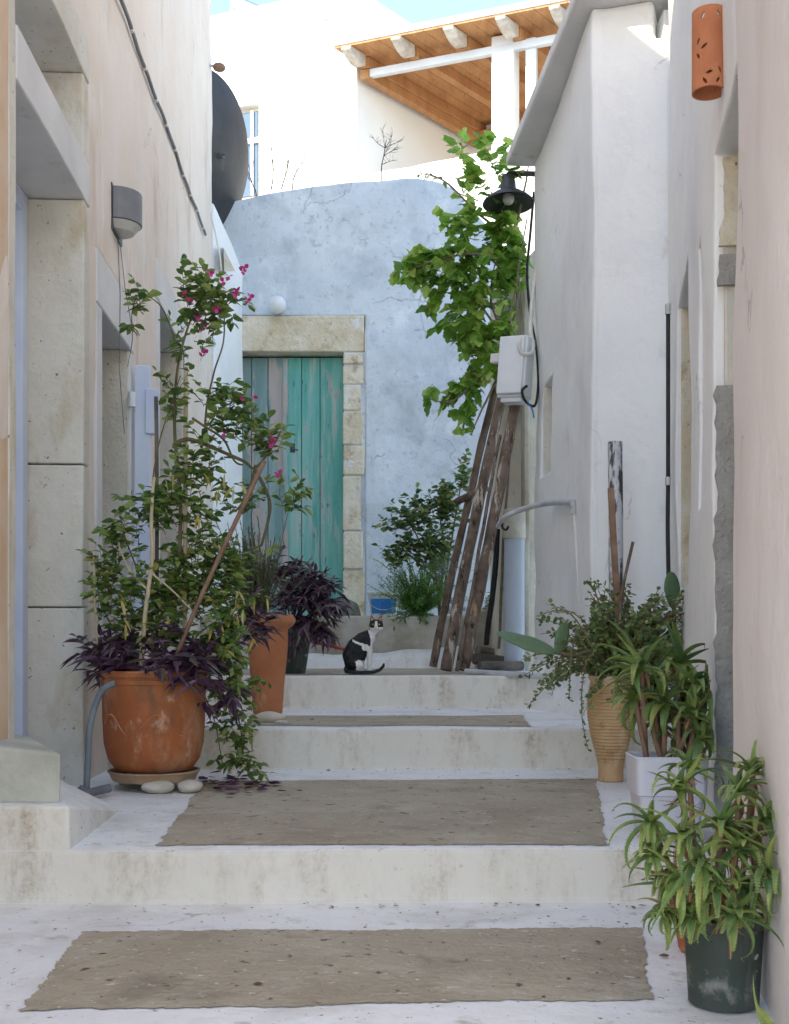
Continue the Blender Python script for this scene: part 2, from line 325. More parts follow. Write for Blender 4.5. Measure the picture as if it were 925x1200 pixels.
steps=mb.build('steps',mat['floorwhite'],smooth=True,bevel=.016); tag(steps,kind='structure')
mdn=steps.modifiers.new('s','EDGE_SPLIT'); mdn.split_angle=R(50)

def patch(name,poly,z,m,edge=.024,seed=0):
    """thin screed sheet with a ragged brushed outline"""
    pts=[]
    for i in range(len(poly)):
        a=Vector(poly[i]); b=Vector(poly[(i+1)%len(poly)]); n=max(2,int((b-a).length/.006)); nn=Vector((-(b-a).y,(b-a).x)).normalized()
        for k in range(n):
            p=a.lerp(b,k/n); q=edge*(.7*noise.noise(Vector((p.x*4,p.y*4,seed)))+.5*noise.noise(Vector((p.x*26,p.y*26,seed+4)))+.35*noise.noise(Vector((p.x*90,p.y*90,seed+7))))
            pts.append(p+nn*q)
    mb=MB(); n=len(pts); c=sum(pts,Vector((0,0)))/n
    rings=[1,.93,.8,.55,.25]
    for r in rings:
        for p in pts:
            q=c+(p-c)*r; zz=z+.005*noise.noise(Vector((q.x*2.1,q.y*2.1,0)))
            mb.v.append(Vector((q.x,q.y,zz+.003)))
    mb.v.append(Vector((c.x,c.y,z+.006)))
    for k in range(len(rings)-1):
        for i in range(n): mb.f.append((k*n+i,k*n+(i+1)%n,(k+1)*n+(i+1)%n,(k+1)*n+i)); mb.c.append(.5)
    for i in range(n): mb.f.append(((len(rings)-1)*n+i,(len(rings)-1)*n+(i+1)%n,len(rings)*n)); mb.c.append(.5)
    return mb.build(name,m,steps)
def G(px,py,z):      # ground point under a picture direction at level z
    Y=F*(EYE-z)/(py-HY); return ((px-CXP)/F*Y,Y)
patch('bare_patch',[G(25,1186,0),G(765,1172,0),G(755,1087,0),G(95,1093,0)],0,mat['patch'],seed=1)
patch('bare_patch',[G(185,991,.165),G(712,992,.165),G(700,913,.165),G(240,916,.165)],.165,mat['patchdark' if 0 else 'patch'],seed=2)
patch('bare_patch',[G(290,851,.366),G(622,851,.366),G(612,839,.366),G(300,839,.366)],.366,mat['patch'],seed=3,edge=.03)
patch('bare_patch',[(-1.3,7.62),(.78,7.62),(.74,9.6),(-1.3,9.6)],.578,mat['patch'],seed=5)

# raised bed and upper landing in front of the old door
frB=Frame((0,9.72),(1,0),(0,-1))
mb=wall(frB,-2.0,1.25,.5,1.02,thick=2.4,amp=.03,res=.09,seed=3)
land=mb.build('upper_landing',mat['bedwall'],bevel=.03); tag(land,kind='structure')
# sloping white apron in front of the bed
mb=MB(); n=26
for i in range(n+1):
    u=i/n; x=-1.2+u*1.95; top=.70-.02*u+.18*max(0,u-.45)+.015*nz((x,0,0),5)
    mb.v+= [Vector((x,9.42-.03*nz((x,0,0),3),.57)),Vector((x,9.50,.57+(top-.57)*.6)),Vector((x,9.62,top)),Vector((x,9.78,top+.005)),Vector((x,9.80,.57))]
for i in range(n):
    for k in range(4): mb.f.append((i*5+k,i*5+k+1,(i+1)*5+k+1,(i+1)*5+k)); mb.c.append(.5)
mb.f+= [(0,1,2,3,4),tuple(n*5+k for k in (4,3,2,1,0))]; mb.c+=[.5,.5]
ap=mb.build('apron',mat['floorwhite'],land,smooth=True)
mb=MB(); fr=Frame((0,9.35),(1,0),(0,-1)); rough_box(fr,.66,.90,-.5,0,.57,1.06,amp=.02,res=.08,mb=mb)
blk=mb.build('stone_block',mat['bedwall'],loc=(.78,9.5,.57),bevel=.02)
tag(blk,'rough whitewashed stone block in the corner behind the leaning poles','block')

# ================================================================== LEFT HOUSE
LF=Frame((-1.115,0),(-.0537,1),(1,.0537))
left=thing('plaster_house','long pinkish plaster house with stone door surrounds along the left of the alley','house',(-1.3,4.7,0))
# openings: outer edges of surrounds
D1=(3.94,5.24,.16,3.52); W2=(5.42,6.42,.72,2.66); D3=(7.25,8.85,.5,3.22)
mb=wall(LF,1.2,5.55,-.5,7.1,ops=(D1,(5.42,5.5501,.72,2.66)),thick=.5,amp=.012,seed=1)
mb.build('wall',mat['pink'],left,bevel=.012,smooth=False)
mb=wall(LF,5.55,10.6,-.5,8.9,ops=((5.5499,6.42,.72,2.66),D3),thick=.5,amp=.012,seed=1)
mb.build('wall',mat['pink'],left,bevel=.012)
# rest of the house body behind the facade (its depth)
mb=MB(); 
for (a,b,h) in ((1.2,5.55,7.1),(5.55,10.6,8.9)):
    LF.box(mb,a+.01,b-.01,-5.5,-.52,-.5,h-.02)
mb.build('house_body',mat['pink'],left)
mb=MB(); LF.box(mb,.25,1.19,-5.5,-.02,-.6,7.1); mb.build('house_body',mat['pink'],left)
def surround(parent,fr,o,jw_near,jw_far,lint,depth,m,proud=.006,sill=0,name='door_surround',seed=0):
    mb=MB()
    u0,u1,z0,z1=o
    rough_box(fr,u0+.001,u0+jw_near,-depth,proud,z0,z1-lint,amp=.004,mb=mb,seed=seed)
    rough_box(fr,u1-jw_far,u1-.001,-depth,proud,z0,z1-lint,amp=.004,mb=mb,seed=seed+1)
    rough_box(fr,u0+.001,u1-.001,-depth,proud+.003,z1-lint+.002,z1-.001,amp=.004,mb=mb,seed=seed+2)
    if sill: rough_box(fr,u0+jw_near+.001,u1-jw_far-.001,-depth,proud+.03,z0,z0+sill,amp=.004,mb=mb,seed=seed+3)
    return mb.build(name,m,parent,bevel=.008)
# door 1 : near jamb, far jamb in courses, lintel, transom
ds=MB()
rough_box(LF,3.941,4.03,-.25,.008,.16,3.519,amp=.004,mb=ds,seed=4)
for (a,b) in ((.16,.95),(.956,1.585),(1.593,2.765)): rough_box(LF,5.12,5.238,-.27,.006+rnd.random()*.004,a,b,amp=.005,mb=ds,seed=int(a*9))
ds.build('door_surround',mat['stone'],left,bevel=.007)
mb=MB(); rough_box(LF,4.033,5.238,-.27,.012,2.77,2.965,amp=.004,mb=mb,seed=9); mb.build('lintel',mat['stonewhite'],left,bevel=.008)
ds=MB(); rough_box(LF,5.12,5.237,-.27,.008,2.968,3.33,amp=.005,mb=ds,seed=12); rough_box(LF,4.033,5.237,-.27,.010,3.333,3.519,amp=.004,mb=ds,seed=13)
ds.build('transom_surround',mat['stone'],left,bevel=.007)
mb=MB(); LF.box(mb,3.9,5.3,-.36,-.29,.1,3.6); dr=mb.build('door',mat['interior'],left)
mb=MB(); LF.box(mb,5.03,5.119,-.30,-.235,.3,2.768); LF.box(mb,4.035,4.10,-.30,-.235,.3,2.768); LF.box(mb,4.101,5.029,-.30,-.235,2.68,2.768); mb.build('door_frame',mat['paleblue'],dr,bevel=.004)
mb=MB(); LF.box(mb,4.101,5.029,-.289,-.27,.3,2.679); mb.build('door_leaf',mat['paleblue'],dr,bevel=.003)
mb=MB(); LF.box(mb,4.033,5.119,-.289,-.25,2.966,3.332); LF.box(mb,4.6,4.66,-.25,-.235,2.966,3.332); mb.build('transom_panel',mat['paleblue'],dr)
# wall strip near doorway is orange: a 4 mm render coat on the near face
mb=rough_box(LF,1.3,3.938,-.01,.006,0,7.05,amp=.003,res=.3); mb.build('ochre_render',mat['ochre'],left)
# window 2
surround(left,LF,W2,.13,.09,.26,.30,mat['stonewhite'],sill=.08,name='window_surround',seed=20)
mb=MB(); LF.box(mb,5.4,6.44,-.40,-.31,.7,2.7); w2=mb.build('window',mat['interior'],left)
mb=MB(); LF.box(mb,6.27,6.329,-.309,-.26,.8,2.399); LF.box(mb,5.551,5.60,-.309,-.26,.8,2.399); mb.build('frame',mat['paleblue'],w2)
# far reveal stone face of window 2 and opening 3 in raw stone
mb=MB(); rough_box(LF,6.318,6.332,-.28,-.01,.82,2.398,amp=.002,mb=mb); mb.build('reveal',mat['stone'],left)
# open shutter
mb=MB()
o=LF.p(6.36,.02,0); d=(LF.n*.93+Vector((0,.12,0))).normalized()
fs=Frame(o[:2],d[:2],(0,-1)); fs.box(mb,.0,.085,-.035,0,.95,2.33); sh=mb.build('shutter',mat['paleblue'],left,bevel=.005)
mb=MB(); fs.box(mb,.06,.125,-.06,.012,1.95,2.2); mb.build('shutter_stay',mat['paleblue'],sh,bevel=.005)
for z in (1.28,2.12):
    mb=MB(); mb.tube([LF.p(6.28,.02,z-.04),LF.p(6.28,.02,z+.04)],.022,10); mb.build('hinge',mat['metalwhite'],sh)
# doorway 3
surround(left,LF,D3,.16,.20,.25,.34,mat['stonewhite'],name='door_surround',seed=30)
mb=MB(); rough_box(LF,8.636,8.652,-.3,-.012,.5,2.965,amp=.002,mb=mb); mb.build('reveal',mat['stone'],left)
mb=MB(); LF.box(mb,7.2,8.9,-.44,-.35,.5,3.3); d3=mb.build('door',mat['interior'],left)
mb=MB(); LF.box(mb,7.42,7.50,-.349,-.28,.5,2.96); LF.box(mb,8.55,8.634,-.349,-.28,.5,2.96); mb.build('door_frame',mat['paleblue'],d3)
# platform + doorstep at the first doorway
mb=MB()
vs=[(-1.75,3.53,.15),(-.995,3.53,.15),(-1.03,4.38,.15),(-1.36,4.60,.15),(-1.75,4.6,.15),(-1.75,3.53,.30),(-.998,3.53,.297),(-1.04,4.36,.168),(-1.37,4.60,.27),(-1.75,4.6,.30)]
mb.add(vs,[(4,3,2,1,0),(5,6,7,8,9),(0,1,6,5),(1,2,7,6),(2,3,8,7),(3,4,9,8),(4,0,5,9)])
tag(mb.build('entrance_platform',mat['floorwhite'],loc=(-1.3,3.9,.16),bevel=.012),'low whitewashed platform in front of the stone doorstep at the left edge','platform')
mb=MB()
vs=[(-1.75,3.60,.29),(-1.045,3.60,.29),(-1.34,4.35,.27),(-1.75,4.35,.27),(-1.75,3.60,.53),(-1.04,3.60,.452),(-1.33,4.2,.455),(-1.75,4.2,.53)]
mb.add(vs,[(3,2,1,0),(4,5,6,7),(0,1,5,4),(1,2,6,5),(2,3,7,6),(3,0,4,7)])
tag(mb.build('doorstep',mat['stepstone'],loc=(-1.3,3.9,.29),bevel=.012),'grey green stained stone doorstep under the near left doorway','doorstep')

# cable along the left wall
pts=[]; mb=MB()
for i in range(60):
    u=3.6+i*(9.9-3.6)/59; z=4.12+.045*(u-6.1)+.007*math.sin(i*1.1)+.01*math.sin(i*.37)
    pts.append(LF.p(u,.022,z))
mb.tube(pts,.011,7)
cab=mb.build('wall_cable',mat['metalgrey'],loc=pts[0]); tag(cab,'long grey cable clipped high across the pink left wall','cable')
for i in range(1,60,4):
    mb=MB(); mb.box(pts[i],(.02,.03,.03)); mb.build('clip',mat['cablewhite'],cab)
# half round sconce
sc=thing('wall_lamp','dark grey half round wall lamp with frosted glass underside on the pink left wall','lamp',LF.p(5.9,0,2.95))
def halfround(mb,u,z0,z1,r0,r1,n=16):
    vs=[]
    for z,r in ((z0,r0),(z1,r1)):
        for k in range(n+1):
            a=math.pi*k/n; vs.append(LF.p(u+r*1.0*math.cos(a),.012+r*1.0*math.sin(a),z))
    fs=[(k,k+1,n+2+k,n+1+k) for k in range(n)]+[tuple(range(n,-1,-1)),tuple(range(n+1,2*n+2)),(0,n+1,2*n+1,n)]
    mb.add(vs,fs)
mb=MB(); halfround(mb,5.9,2.93,3.09,.125,.125); mb.build('housing',mat['metalgrey'],sc,bevel=.004)
mb=MB(); halfround(mb,5.9,2.89,2.928,.085,.118); mb.build('glass_shade',mat['glassfrost'],sc)
mb=MB(); LF.box(mb,5.76,6.04,0,.012,2.87,3.1); mb.build('back_plate',mat['metaldark'],sc)
mb=MB(); mb.tube([LF.p(5.92,.01,2.88),LF.p(5.98,.012,2.6),LF.p(5.96,.012,2.2),LF.p(6.1,.012,1.9)],.0022,5); mb.tube([LF.p(5.98,.01,2.88),LF.p(6.12,.012,2.68),LF.p(6.3,.012,2.55),LF.p(6.6,.012,2.5)],.002,5)
mb.build('wire',mat['metalgrey'],sc)

# lower whitewashed house continuing past the corner
WF=Frame((-1.668-.16*0,10.62),(.20,.90),(.95,-.21))
lh=thing('whitewashed_house','low pale blue-white wall between the pink house and the turquoise door','house',(-1.7,10.7,0))
mb=wall(WF,0,.86,.4,5.0,thick=.35,amp=.012,res=.12,topf=lambda u:4.85-.45*u,zfix=3,seed=7)
mb.build('wall',mat['white'],lh,bevel=.015)
mb=MB(); mb.add([P(262,290,10.6)+Vector((0,0,0)),P(276,318,10.6),P(263,318,10.6),P(262,290,10.9),P(276,318,10.9),P(263,318,10.9)],[(0,1,2),(5,4,3),(0,3,4,1),(1,4,5,2),(2,5,3,0)])
mb.build('hood',mat['stone'],lh)

# satellite dish
dp=P(238,181,10.95)
dish=thing('satellite_dish','big dark grey satellite dish seen from behind at the corner of the pink house','satellite dish',dp)
ax=Vector((-.86,.42,.22)).normalized(); rot=ax.to_track_quat('Z','Y').to_matrix()
mb=MB(); Rr=.74; ns=14; prof3=[(Rr*i/ns,.20*(i/ns)**2) for i in range(ns+1)]
vs=[];n=48
for (r,z) in prof3+[(Rr+.012,.205)]+[(Rr*i/ns,.20*(i/ns)**2+.012) for i in range(ns,-1,-1)]:
    for k in range(n):
        a=2*math.pi*k/n; vs.append(dp+rot@Vector((r*math.cos(a),r*math.sin(a),z-.2)))
m_=len(vs)//n
mb.add(vs,[(i*n+k,(i+1)*n+k,(i+1)*n+(k+1)%n,i*n+(k+1)%n) for i in range(m_-1) for k in range(n)])
mb.build('reflector',mat['dish'],dish,smooth=True)
mb=MB(); mb.tube([Vector((-2.05,11.15,dp.z-.1)),dp+rot@Vector((0,0,-.24)),dp+rot@Vector((0,0,-.18))],.022,10); mb.build('mount',mat['metalgrey'],dish)
mb=MB(); mb.tube([dp+rot@Vector((0,-Rr,0)),dp+rot@Vector((0,-.3,.45)),dp+rot@Vector((0,0,.6))],.014,8); mb.tube([dp+rot@Vector((0,0,.55)),dp+rot@Vector((0,0,.68))],.04,12); mb.build('feed_arm',mat['metalgrey'],dish)
a0=P(238,77,10.45); an=thing('roof_bracket','small rusty bracket sticking out of the house corner above the satellite dish','bracket',a0)
mb=MB(); mb.tube([a0+Vector((-.2,0,0)),a0+Vector((.16,0,0))],.012,8); mb.build('rod',mat['galv'],an)
mb=MB(); mb.lathe(P(257,79,10.45),[(.01,-.035),(.05,-.02),(.06,0),(.05,.02),(.01,.035)],16); mb.tube([P(257,77,10.45),P(257,60,10.45)],.005,5); mb.build('cap',mat['brownstick'],an,smooth=True)
mb=MB(); mb.tube([P(242,205,10.4),P(247,250,10.45),P(253,275,10.5),P(258,300,10.55),P(262,340,10.7)],.008,6); mb.tube([P(240,225,10.3),P(242,240,10.35),P(240,262,10.35)],.008,6)
tag(mb.build('dish_cable',mat['cablewhite'],loc=P(242,205,10.4)),'thin pale cable hanging down from the satellite dish','cable')

# ================================================================== OLD BLUE-WASHED HOUSE with turquoise door
BF=Frame((0,11.4),(1,0),(0,-1))
bx=lambda px: (px-CXP)/F*11.4
bz=lambda py: EYE+(HY-py)/F*11.4
topp=[(-2.6,bz(242)),(bx(270),bz(236)),(bx(330),bz(223)),(bx(400),bz(214)),(bx(480),bz(209)),(bx(505),bz(209)),(bx(528),bz(216)),(bx(545),bz(236)),(bx(570),bz(262)),(bx(600),bz(300)),(1.9,bz(320))]
def topf(u):
    for (a,b) in zip(topp[:-1],topp[1:]):
        if a[0]<=u<=b[0]: return a[1]+(b[1]-a[1])*(u-a[0])/(b[0]-a[0])+.012*nz((u,0,0),4)
    return topp[0][1] if u<topp[0][0] else topp[-1][1]
bh=thing('bluewashed_house','old blue washed plaster house closing the alley, with a turquoise door','house',(0,11.4,.9))
dz0,dz1=1.0,bz(412); dx0,dx1=bx(268),bx(402); jx=bx(428); lz=bz(370)
mb=wall(BF,-2.6,1.7,.3,5.5,ops=((dx0-.2,jx,dz0,lz),),thick=.55,amp=.03,res=.10,topf=topf,zfix=lz+.05,seed=11)
mb.build('wall',mat['blue'],bh,bevel=.02,smooth=False)
mb=MB(); rough_box(BF,dx0-.2,bx(427),-.3,.012,dz1,lz-.002,amp=.022,res=.07,mb=mb,seed=2); mb.build('lintel',mat['stoneyellow'],bh,bevel=.014)
mb=MB(); zc=dz0; k=0
while zc<dz1-.02:
    h=[.52,.38,.55,.30,.34,.26,.2,.4][k%8]; z2=min(dz1-.004,zc+h)
    rough_box(BF,dx1+.004*(k%2),jx-.004-.035*((k*7)%3)/2,-.3,.006+.008*((k*5)%3)/2,zc,z2-.012,amp=.014,res=.07,mb=mb,seed=k+40); zc=z2; k+=1
mb.build('door_jamb',mat['stoneyellow'],bh,bevel=.016)
mb=MB(); BF.box(mb,dx1+.01,jx-.0,-.3,-.012,dz0,dz1-.003); mb.build('jamb_mortar',mat['blue'],bh)
# door leaves of planks
mb=MB()
xs_=[bx(334),bx(352),bx(374),dx1]
for i in range(3): BF.box(mb,xs_[i]+.003,xs_[i+1]-.003,-.21,-.165-.004*(i%2),dz0,dz1-.02)
dl=mb.build('door_leaf',mat['turq'],bh,bevel=.006,lab='bright turquoise right door leaf')
mb=MB(); xs_=[dx0,bx(292),bx(312),bx(331)]
for i in range(3): BF.box(mb,xs_[i]+.003,xs_[i+1]-.003,-.21,-.168-.004*(i%2),dz0,dz1-.02)
mb.build('door_leaf',mat['turqgrey'],bh,bevel=.006,lab='faded grey turquoise left door leaf')
mb=MB(); BF.box(mb,bx(330),bx(336),-.164,-.135,dz0,dz1-.03); mb.build('cover_strip',mat['turqgrey'],bh,bevel=.006)
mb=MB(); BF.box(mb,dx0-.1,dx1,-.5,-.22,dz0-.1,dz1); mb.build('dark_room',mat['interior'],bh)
mb=MB(); q=P(343,525,11.23); mb.box(q,(.05,.012,.09)); mb.tube([q+Vector((0,-.01,-.02)),q+Vector((0,-.06,-.02)),q+Vector((.06,-.06,-.03))],.008,8); mb.build('handle',mat['metaldark'],dl)
gp=P(325,357,11.2)
gl=thing('globe_lamp','small round white globe lamp above the stone lintel of the turquoise door','lamp',gp)
mb=MB(); pr=[(.086*math.sin(math.pi*i/14)+.0005,-.086*math.cos(math.pi*i/14)) for i in range(15)]; mb.lathe(gp,pr,28); mb.build('globe',mat['metalwhite'],gl,smooth=True)
mb=MB(); mb.tube([gp+Vector((0,.07,0)),gp+Vector((0,.21,0))],.045,14); mb.build('wall_mount',mat['galv'],gl)

# ================================================================== UPPER WHITE HOUSE with pergola roof
O=Vector((-.494,15.0)); e1=Vector((.936,-.351)); e2=Vector((.643,.766)); n1=Vector((-.351,-.936)); n2=Vector((.766,-.643))
UF=Frame(O,e1,n1); SF=Frame(O,e2,n2)
up=thing('white_upper_house','sunlit white two storey house above the alley with a timber roofed terrace','house',(O.x,O.y,4))
wz=lambda py,Y: EYE+(HY-py)/F*Y
uw0=-2.15-.17; uw1=-1.62   # window
def u_at(px):  # parameter along e1 through O seen at px
    k=(px-CXP)/F; return (k*O.y-O.x)/(e1.x-k*e1.y)
wu0,wu1=u_at(270),u_at(303.5)
mb=wall(UF,-4.2,0,2.0,9.36,ops=((wu0,wu1,7.0-.2,wz(133,15.8)),),thick=.35,amp=.006,res=.5,seed=5); mb.build('wall',mat['sunwhite'],up,bevel=.01)
mb=MB(); UF.box(mb,wu0+.0,wu1-.002,-.30,-.10,6.8,wz(133,15.8)-.002); wn=mb.build('window',mat['stoneyellow'],up)
mb=MB(); UF.box(mb,wu0+.03,wu1-.06,-.098,-.08,6.85,wz(138,15.8)); mb.build('pane',mat['glass'],wn)
mb=MB(); UF.box(mb,wu0,wu1-.03,-.078,-.05,7.55,7.62); UF.box(mb,wu0+.28,wu0+.32,-.078,-.05,6.85,wz(138,15.8)); mb.build('frame',mat['metalwhite'],wn)
mb=wall(SF,.0,2.55,2.0,9.32,thick=.3,amp=.004,res=.5,seed=6); mb.build('wall',mat['sunwhite'],up,bevel=.01)
BKo=O+e2*2.5; BK=Frame(BKo,e1,n1)
mb=wall(BK,-.2,5.5,2.0,8.55,ops=((.12,1.0,6.2,7.72),),thick=.3,amp=.004,res=.5); mb.build('wall',mat['sunwhite'],up)
mb=MB(); BK.box(mb,.12,1.0,-.28,-.1,6.2,7.72); mb.build('terrace_door',mat['ochre'],up)
mb=MB(); BK.box(mb,.22,.9,-.098,-.07,6.2,7.62); mb.build('terrace_door_leaf',mat['pine'],up)
# terrace floor + parapet
mb=MB(); mb.add([Vector((*(O+e1*.02+e2*.1),6.0)),Vector((*(O+e1*6),6.0)),Vector((*(O+e1*6+e2*2.5),6.0)),Vector((*(O+e2*2.5),6.0))],[(0,1,2,3)]); mb.build('terrace_floor',mat['sunwhite'],up)
PF=Frame(O+n1*.05,e1,n1)
mb=wall(PF,-1.0,6,1.0,6.93,thick=.24,amp=.012,res=.3,seed=8,topf=lambda u:6.85+.03*u+.02*nz((u,0,0),2),zfix=6.4); mb.build('parapet',mat['sunwhite'],up,bevel=.03)
pu0,pu1=u_at(577),u_at(603)
mb=MB(); PF.box(mb,pu0,pu1,-.30,-.01,6.6,8.32); mb.build('pillar',mat['sunwhite'],up,bevel=.012)
pu2,pu3=u_at(616),u_at(628)
mb=MB(); PF.box(mb,pu2,pu3,-.15,-.05,6.6,8.24); mb.build('roof_post',mat['metalwhite'],up,bevel=.006)
# roof: slab edge, boards, rafters
RFo=O+n1*.38-e1*.06; RF_=Frame(RFo,e1,n1)
def skew(mb,u0,u1,v0,v1,z0,z1,var=.5):
    vs=[Vector((*(RFo+e1*u+e2*v),z)) for z in (z0,z1) for v in (v0,v1) for u in (u0,u1)]
    mb.add(vs,[(0,2,3,1),(4,5,7,6),(0,1,5,4),(2,6,7,3),(0,4,6,2),(1,3,7,5)],var)
zr=wz(57,14.65)
mb=MB(); skew(mb,-.10,5.6,-.06,3.5,zr+.03,zr+.11); rf=mb.build('roof',mat['sunwhite'],up,bevel=.015)
mb=MB()
for i in range(28): skew(mb,-.06+.2*i,-.06+.2*i+.194,-.04,3.3,zr+.004,zr+.027)
mb.build('ceiling_boards',mat['pine'],rf)
r_px=[412,470,531,592,655,722,790]
def u_at2(px):
    k=(px-CXP)/F; o2=RFo+e2*.05; return (k*o2.y-o2.x)/(e1.x-k*e1.y)
for i,px in enumerate(r_px):
    u=u_at2(px); mb=MB(); skew(mb,u-.055,u+.055,.30,3.0,zr-.135,zr+.002); ra=mb.build('rafter',mat['pine'],rf,bevel=.008)
    mb=MB()
    prf=[(.30,-.15),(.26,-.17),(.20,-.165),(.13,-.14),(.07,-.10),(.03,-.06),(.0,-.04),(.0,.001),(.30,.001)]
    m=len(prf); vs=[Vector((*(RFo+e1*(u+s*.065)+e2*(v-.06)),zr+z)) for s in (-1,1) for v,z in prf]
    mb.add(vs,[tuple(range(m)),tuple(range(2*m-1,m-1,-1))]+[(k,k+m,(k+1)%m+m,(k+1)%m) for k in range(m)])
    mb.build('carved_end',mat['beamend'],ra,bevel=.012)
mb=MB(); skew(mb,.12,5.6,.36,.44,zr-.235,zr-.137); mb.build('fascia_beam',mat['metalwhite'],rf,bevel=.006)
mb=MB(); skew(mb,-.0,5.6,2.72,2.85,zr-.31,zr-.137); mb.build('wall_plate',mat['pine'],rf,bevel=.006)
mb=MB(); skew(mb,.02,.14,.34,2.9,zr-.26,zr-.137); mb.build('side_beam',mat['pine'],rf,bevel=.006)
# mast on the sunlit wall
mb=MB(); q=O+e1*u_at(390)+n1*.25; mb.tube([(q.x,q.y,5.8),(q.x+.01,q.y,wz(34,15.1))],.014,6); mb.lathe((q.x+.01,q.y,wz(36,15.1)),[(.01,0),(.03,.02),(.03,.05),(.01,.08)],8)
tag(mb.build('mast',mat['galv'],loc=(q.x,q.y,5.8)),'thin upright metal mast in front of the sunlit white wall','mast')
# solar panel on roof
q=P(288,6,15.9); sp=thing('solar_panel','tilted solar water panel on the roof of the sunlit white house','solar panel',q)
mb=MB(); ro=Matrix.Rotation(R(24),3,'Y')@Matrix.Rotation(R(12),3,'X'); mb.box(q+Vector((.10,.3,.07)),(.62,.7,.05),ro); mb.build('panel',mat['glass'],sp,bevel=.005)
mb=MB(); mb.box(q+Vector((.10,.3,.04)),(.68,.76,.03),ro); mb.tube([q+Vector((-.2,0,-.15)),q+Vector((-.17,0,.2))],.02,6); mb.tube([q+Vector((.38,.0,-.15)),q+Vector((.38,0,0))],.02,6); mb.build('panel_frame',mat['metalwhite'],sp)

# ================================================================== RIGHT HOUSES
SR=Frame((1.283,0),(-.0315,1),(-1,-.0315))
rh=thing('bluish_white_house','bluish white house with a projecting roof slab right of the leaning poles','house',(1.3,7,0))
def flare(u,z): return .10*max(0,(.95-z)/.95)**2
mb=wall(SR,6.3,8.33,-.3,4.27,ops=((7.70,8.06,1.9+.05,wz(452,8.0)),),thick=.35,amp=.016,res=.1,seed=14,bulge=flare)
mb.build('wall',mat['white'],rh,bevel=.02)
mb=MB(); q0=7.69
SR.box(mb,7.69,8.07,-.36,-.30,1.9,wz(452,8.0)+.02); mb.build('niche_back',mat['stoneyellow'],rh); mb=MB(); SR.box(mb,8.045,8.059,-.30,-.012,1.951,wz(452,8.0)-.001); mb.build('niche_reveal',mat['creamreveal'],rh)
FR=Frame((1.083,6.302),(.93,-.37*0-.30),(-.30,-.93))
flen=.40
mb=wall(FR,0,.44,-.3,4.27,thick=.5,amp=.014,res=.1,seed=15,ops=((.335,.4401,4.06,4.2701),)); mb.build('wall',mat['white'],rh,bevel=.03)
# rear body + upper storey
mb=MB(); mb.add([(1.45,6.2,-.3),(5,6.2,-.3),(5,8.34,-.3),(1.40,8.34,-.3),(1.45,6.2,4.2),(5,6.2,4.2),(5,8.34,4.2),(1.40,8.34,4.2)],[(3,2,1,0),(4,5,6,7),(0,1,5,4),(1,2,6,5),(2,3,7,6),(3,0,4,7)])
mb.build('house_body',mat['white'],rh)
mb=MB()
vs=[]
for z in (4.27,4.36):
    vs+=[(.98,6.22,z),(1.36,6.05,z),(1.9,6.05,z),(1.9,8.5,z),(.815,8.42,z)]
mb.add(vs,[(4,3,2,1,0),(5,6,7,8,9)]+[(k,(k+1)%5,(k+1)%5+5,k+5) for k in range(5)])
mb.build('roof_slab',mat['stonewhite'],rh,bevel=.02)
mb=MB(); fU=Frame((1.10,6.50),(1,-.1),(-.1,-1)); wall(fU,0,.28,4.33,6.2,thick=1.6,amp=.012,res=.2,mb=mb,seed=16); mb.build('upper_wall',mat['sunwhite'],rh,bevel=.03)

NR=Frame((.384,0),(.176,1),(-.985,.173))
nh=thing('pinkish_white_house','tall pinkish white house at the right edge with a recessed doorway','house',(.95,3.5,0))
SEG=((3.12,3.84,-.1,2.42),(4.80,5.57,1.05,2.41),(4.25,4.40,1.30,2.30))
mb=wall(NR,3.12,6.12,-.3,7.6,ops=((3.1199,3.84,-.1,2.42),SEG[1],SEG[2]),thick=.5,amp=.012,res=.11,seed=18,bulge=lambda u,z:.015*max(0,.4-z))
mb.build('wall',mat['white'],nh,bevel=.015)
NR2=Frame(NR.p(0,.012,0)[:2],(.176,1),(-.985,.173))
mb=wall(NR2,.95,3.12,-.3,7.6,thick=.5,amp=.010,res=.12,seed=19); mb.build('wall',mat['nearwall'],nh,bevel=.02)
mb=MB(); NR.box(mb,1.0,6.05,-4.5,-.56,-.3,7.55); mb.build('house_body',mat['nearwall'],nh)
# reveal of the recessed doorway in its patched layers, far side
mb=MB(); rough_box(Frame(NR.p(3.835,0,0)[:2],(.985,-.173),(-.17,-.985)),.035,.5,-.0,.03,-.1,2.40,amp=.008,res=.05,mb=mb,seed=3); mb.build('door_reveal',mat['creamreveal'],nh,bevel=.008)
fR=Frame(NR.p(3.80,0,0)[:2],(.985,-.173),(-.17,-.985))
def ragged(z0,z1,u0f,u1,thick,seed):
    mb=MB(); n=60
    for i in range(n+1):
        z=z0+(z1-z0)*i/n; a=u0f+.022*nz((z,seed,0),5)+.012*nz((z,seed,0),22)
        zz=z+(0.02*nz((seed,2,0),3))
        for d in (0,thick): mb.v+=[fR.p(a,d,zz),fR.p(a+.05,d,zz),fR.p(u1,d,zz)]
    for i in range(n):
        for (p,q) in ((3,4),(4,5)): mb.f.append((i*6+p,i*6+q,(i+1)*6+q,(i+1)*6+p)); mb.c.append(.5)
        mb.f.append((i*6,i*6+3,(i+1)*6+3,(i+1)*6)); mb.c.append(.5)
    mb.f.append((n*6,n*6+3,n*6+4,n*6+5,n*6+2)); mb.c.append(.5); mb.f.append((2,5,4,3,0)); mb.c.append(.5)
    return mb
ragged(-.1,1.64,.005,.5,.022,2).build('cement_patch',mat['patchdark'],nh)
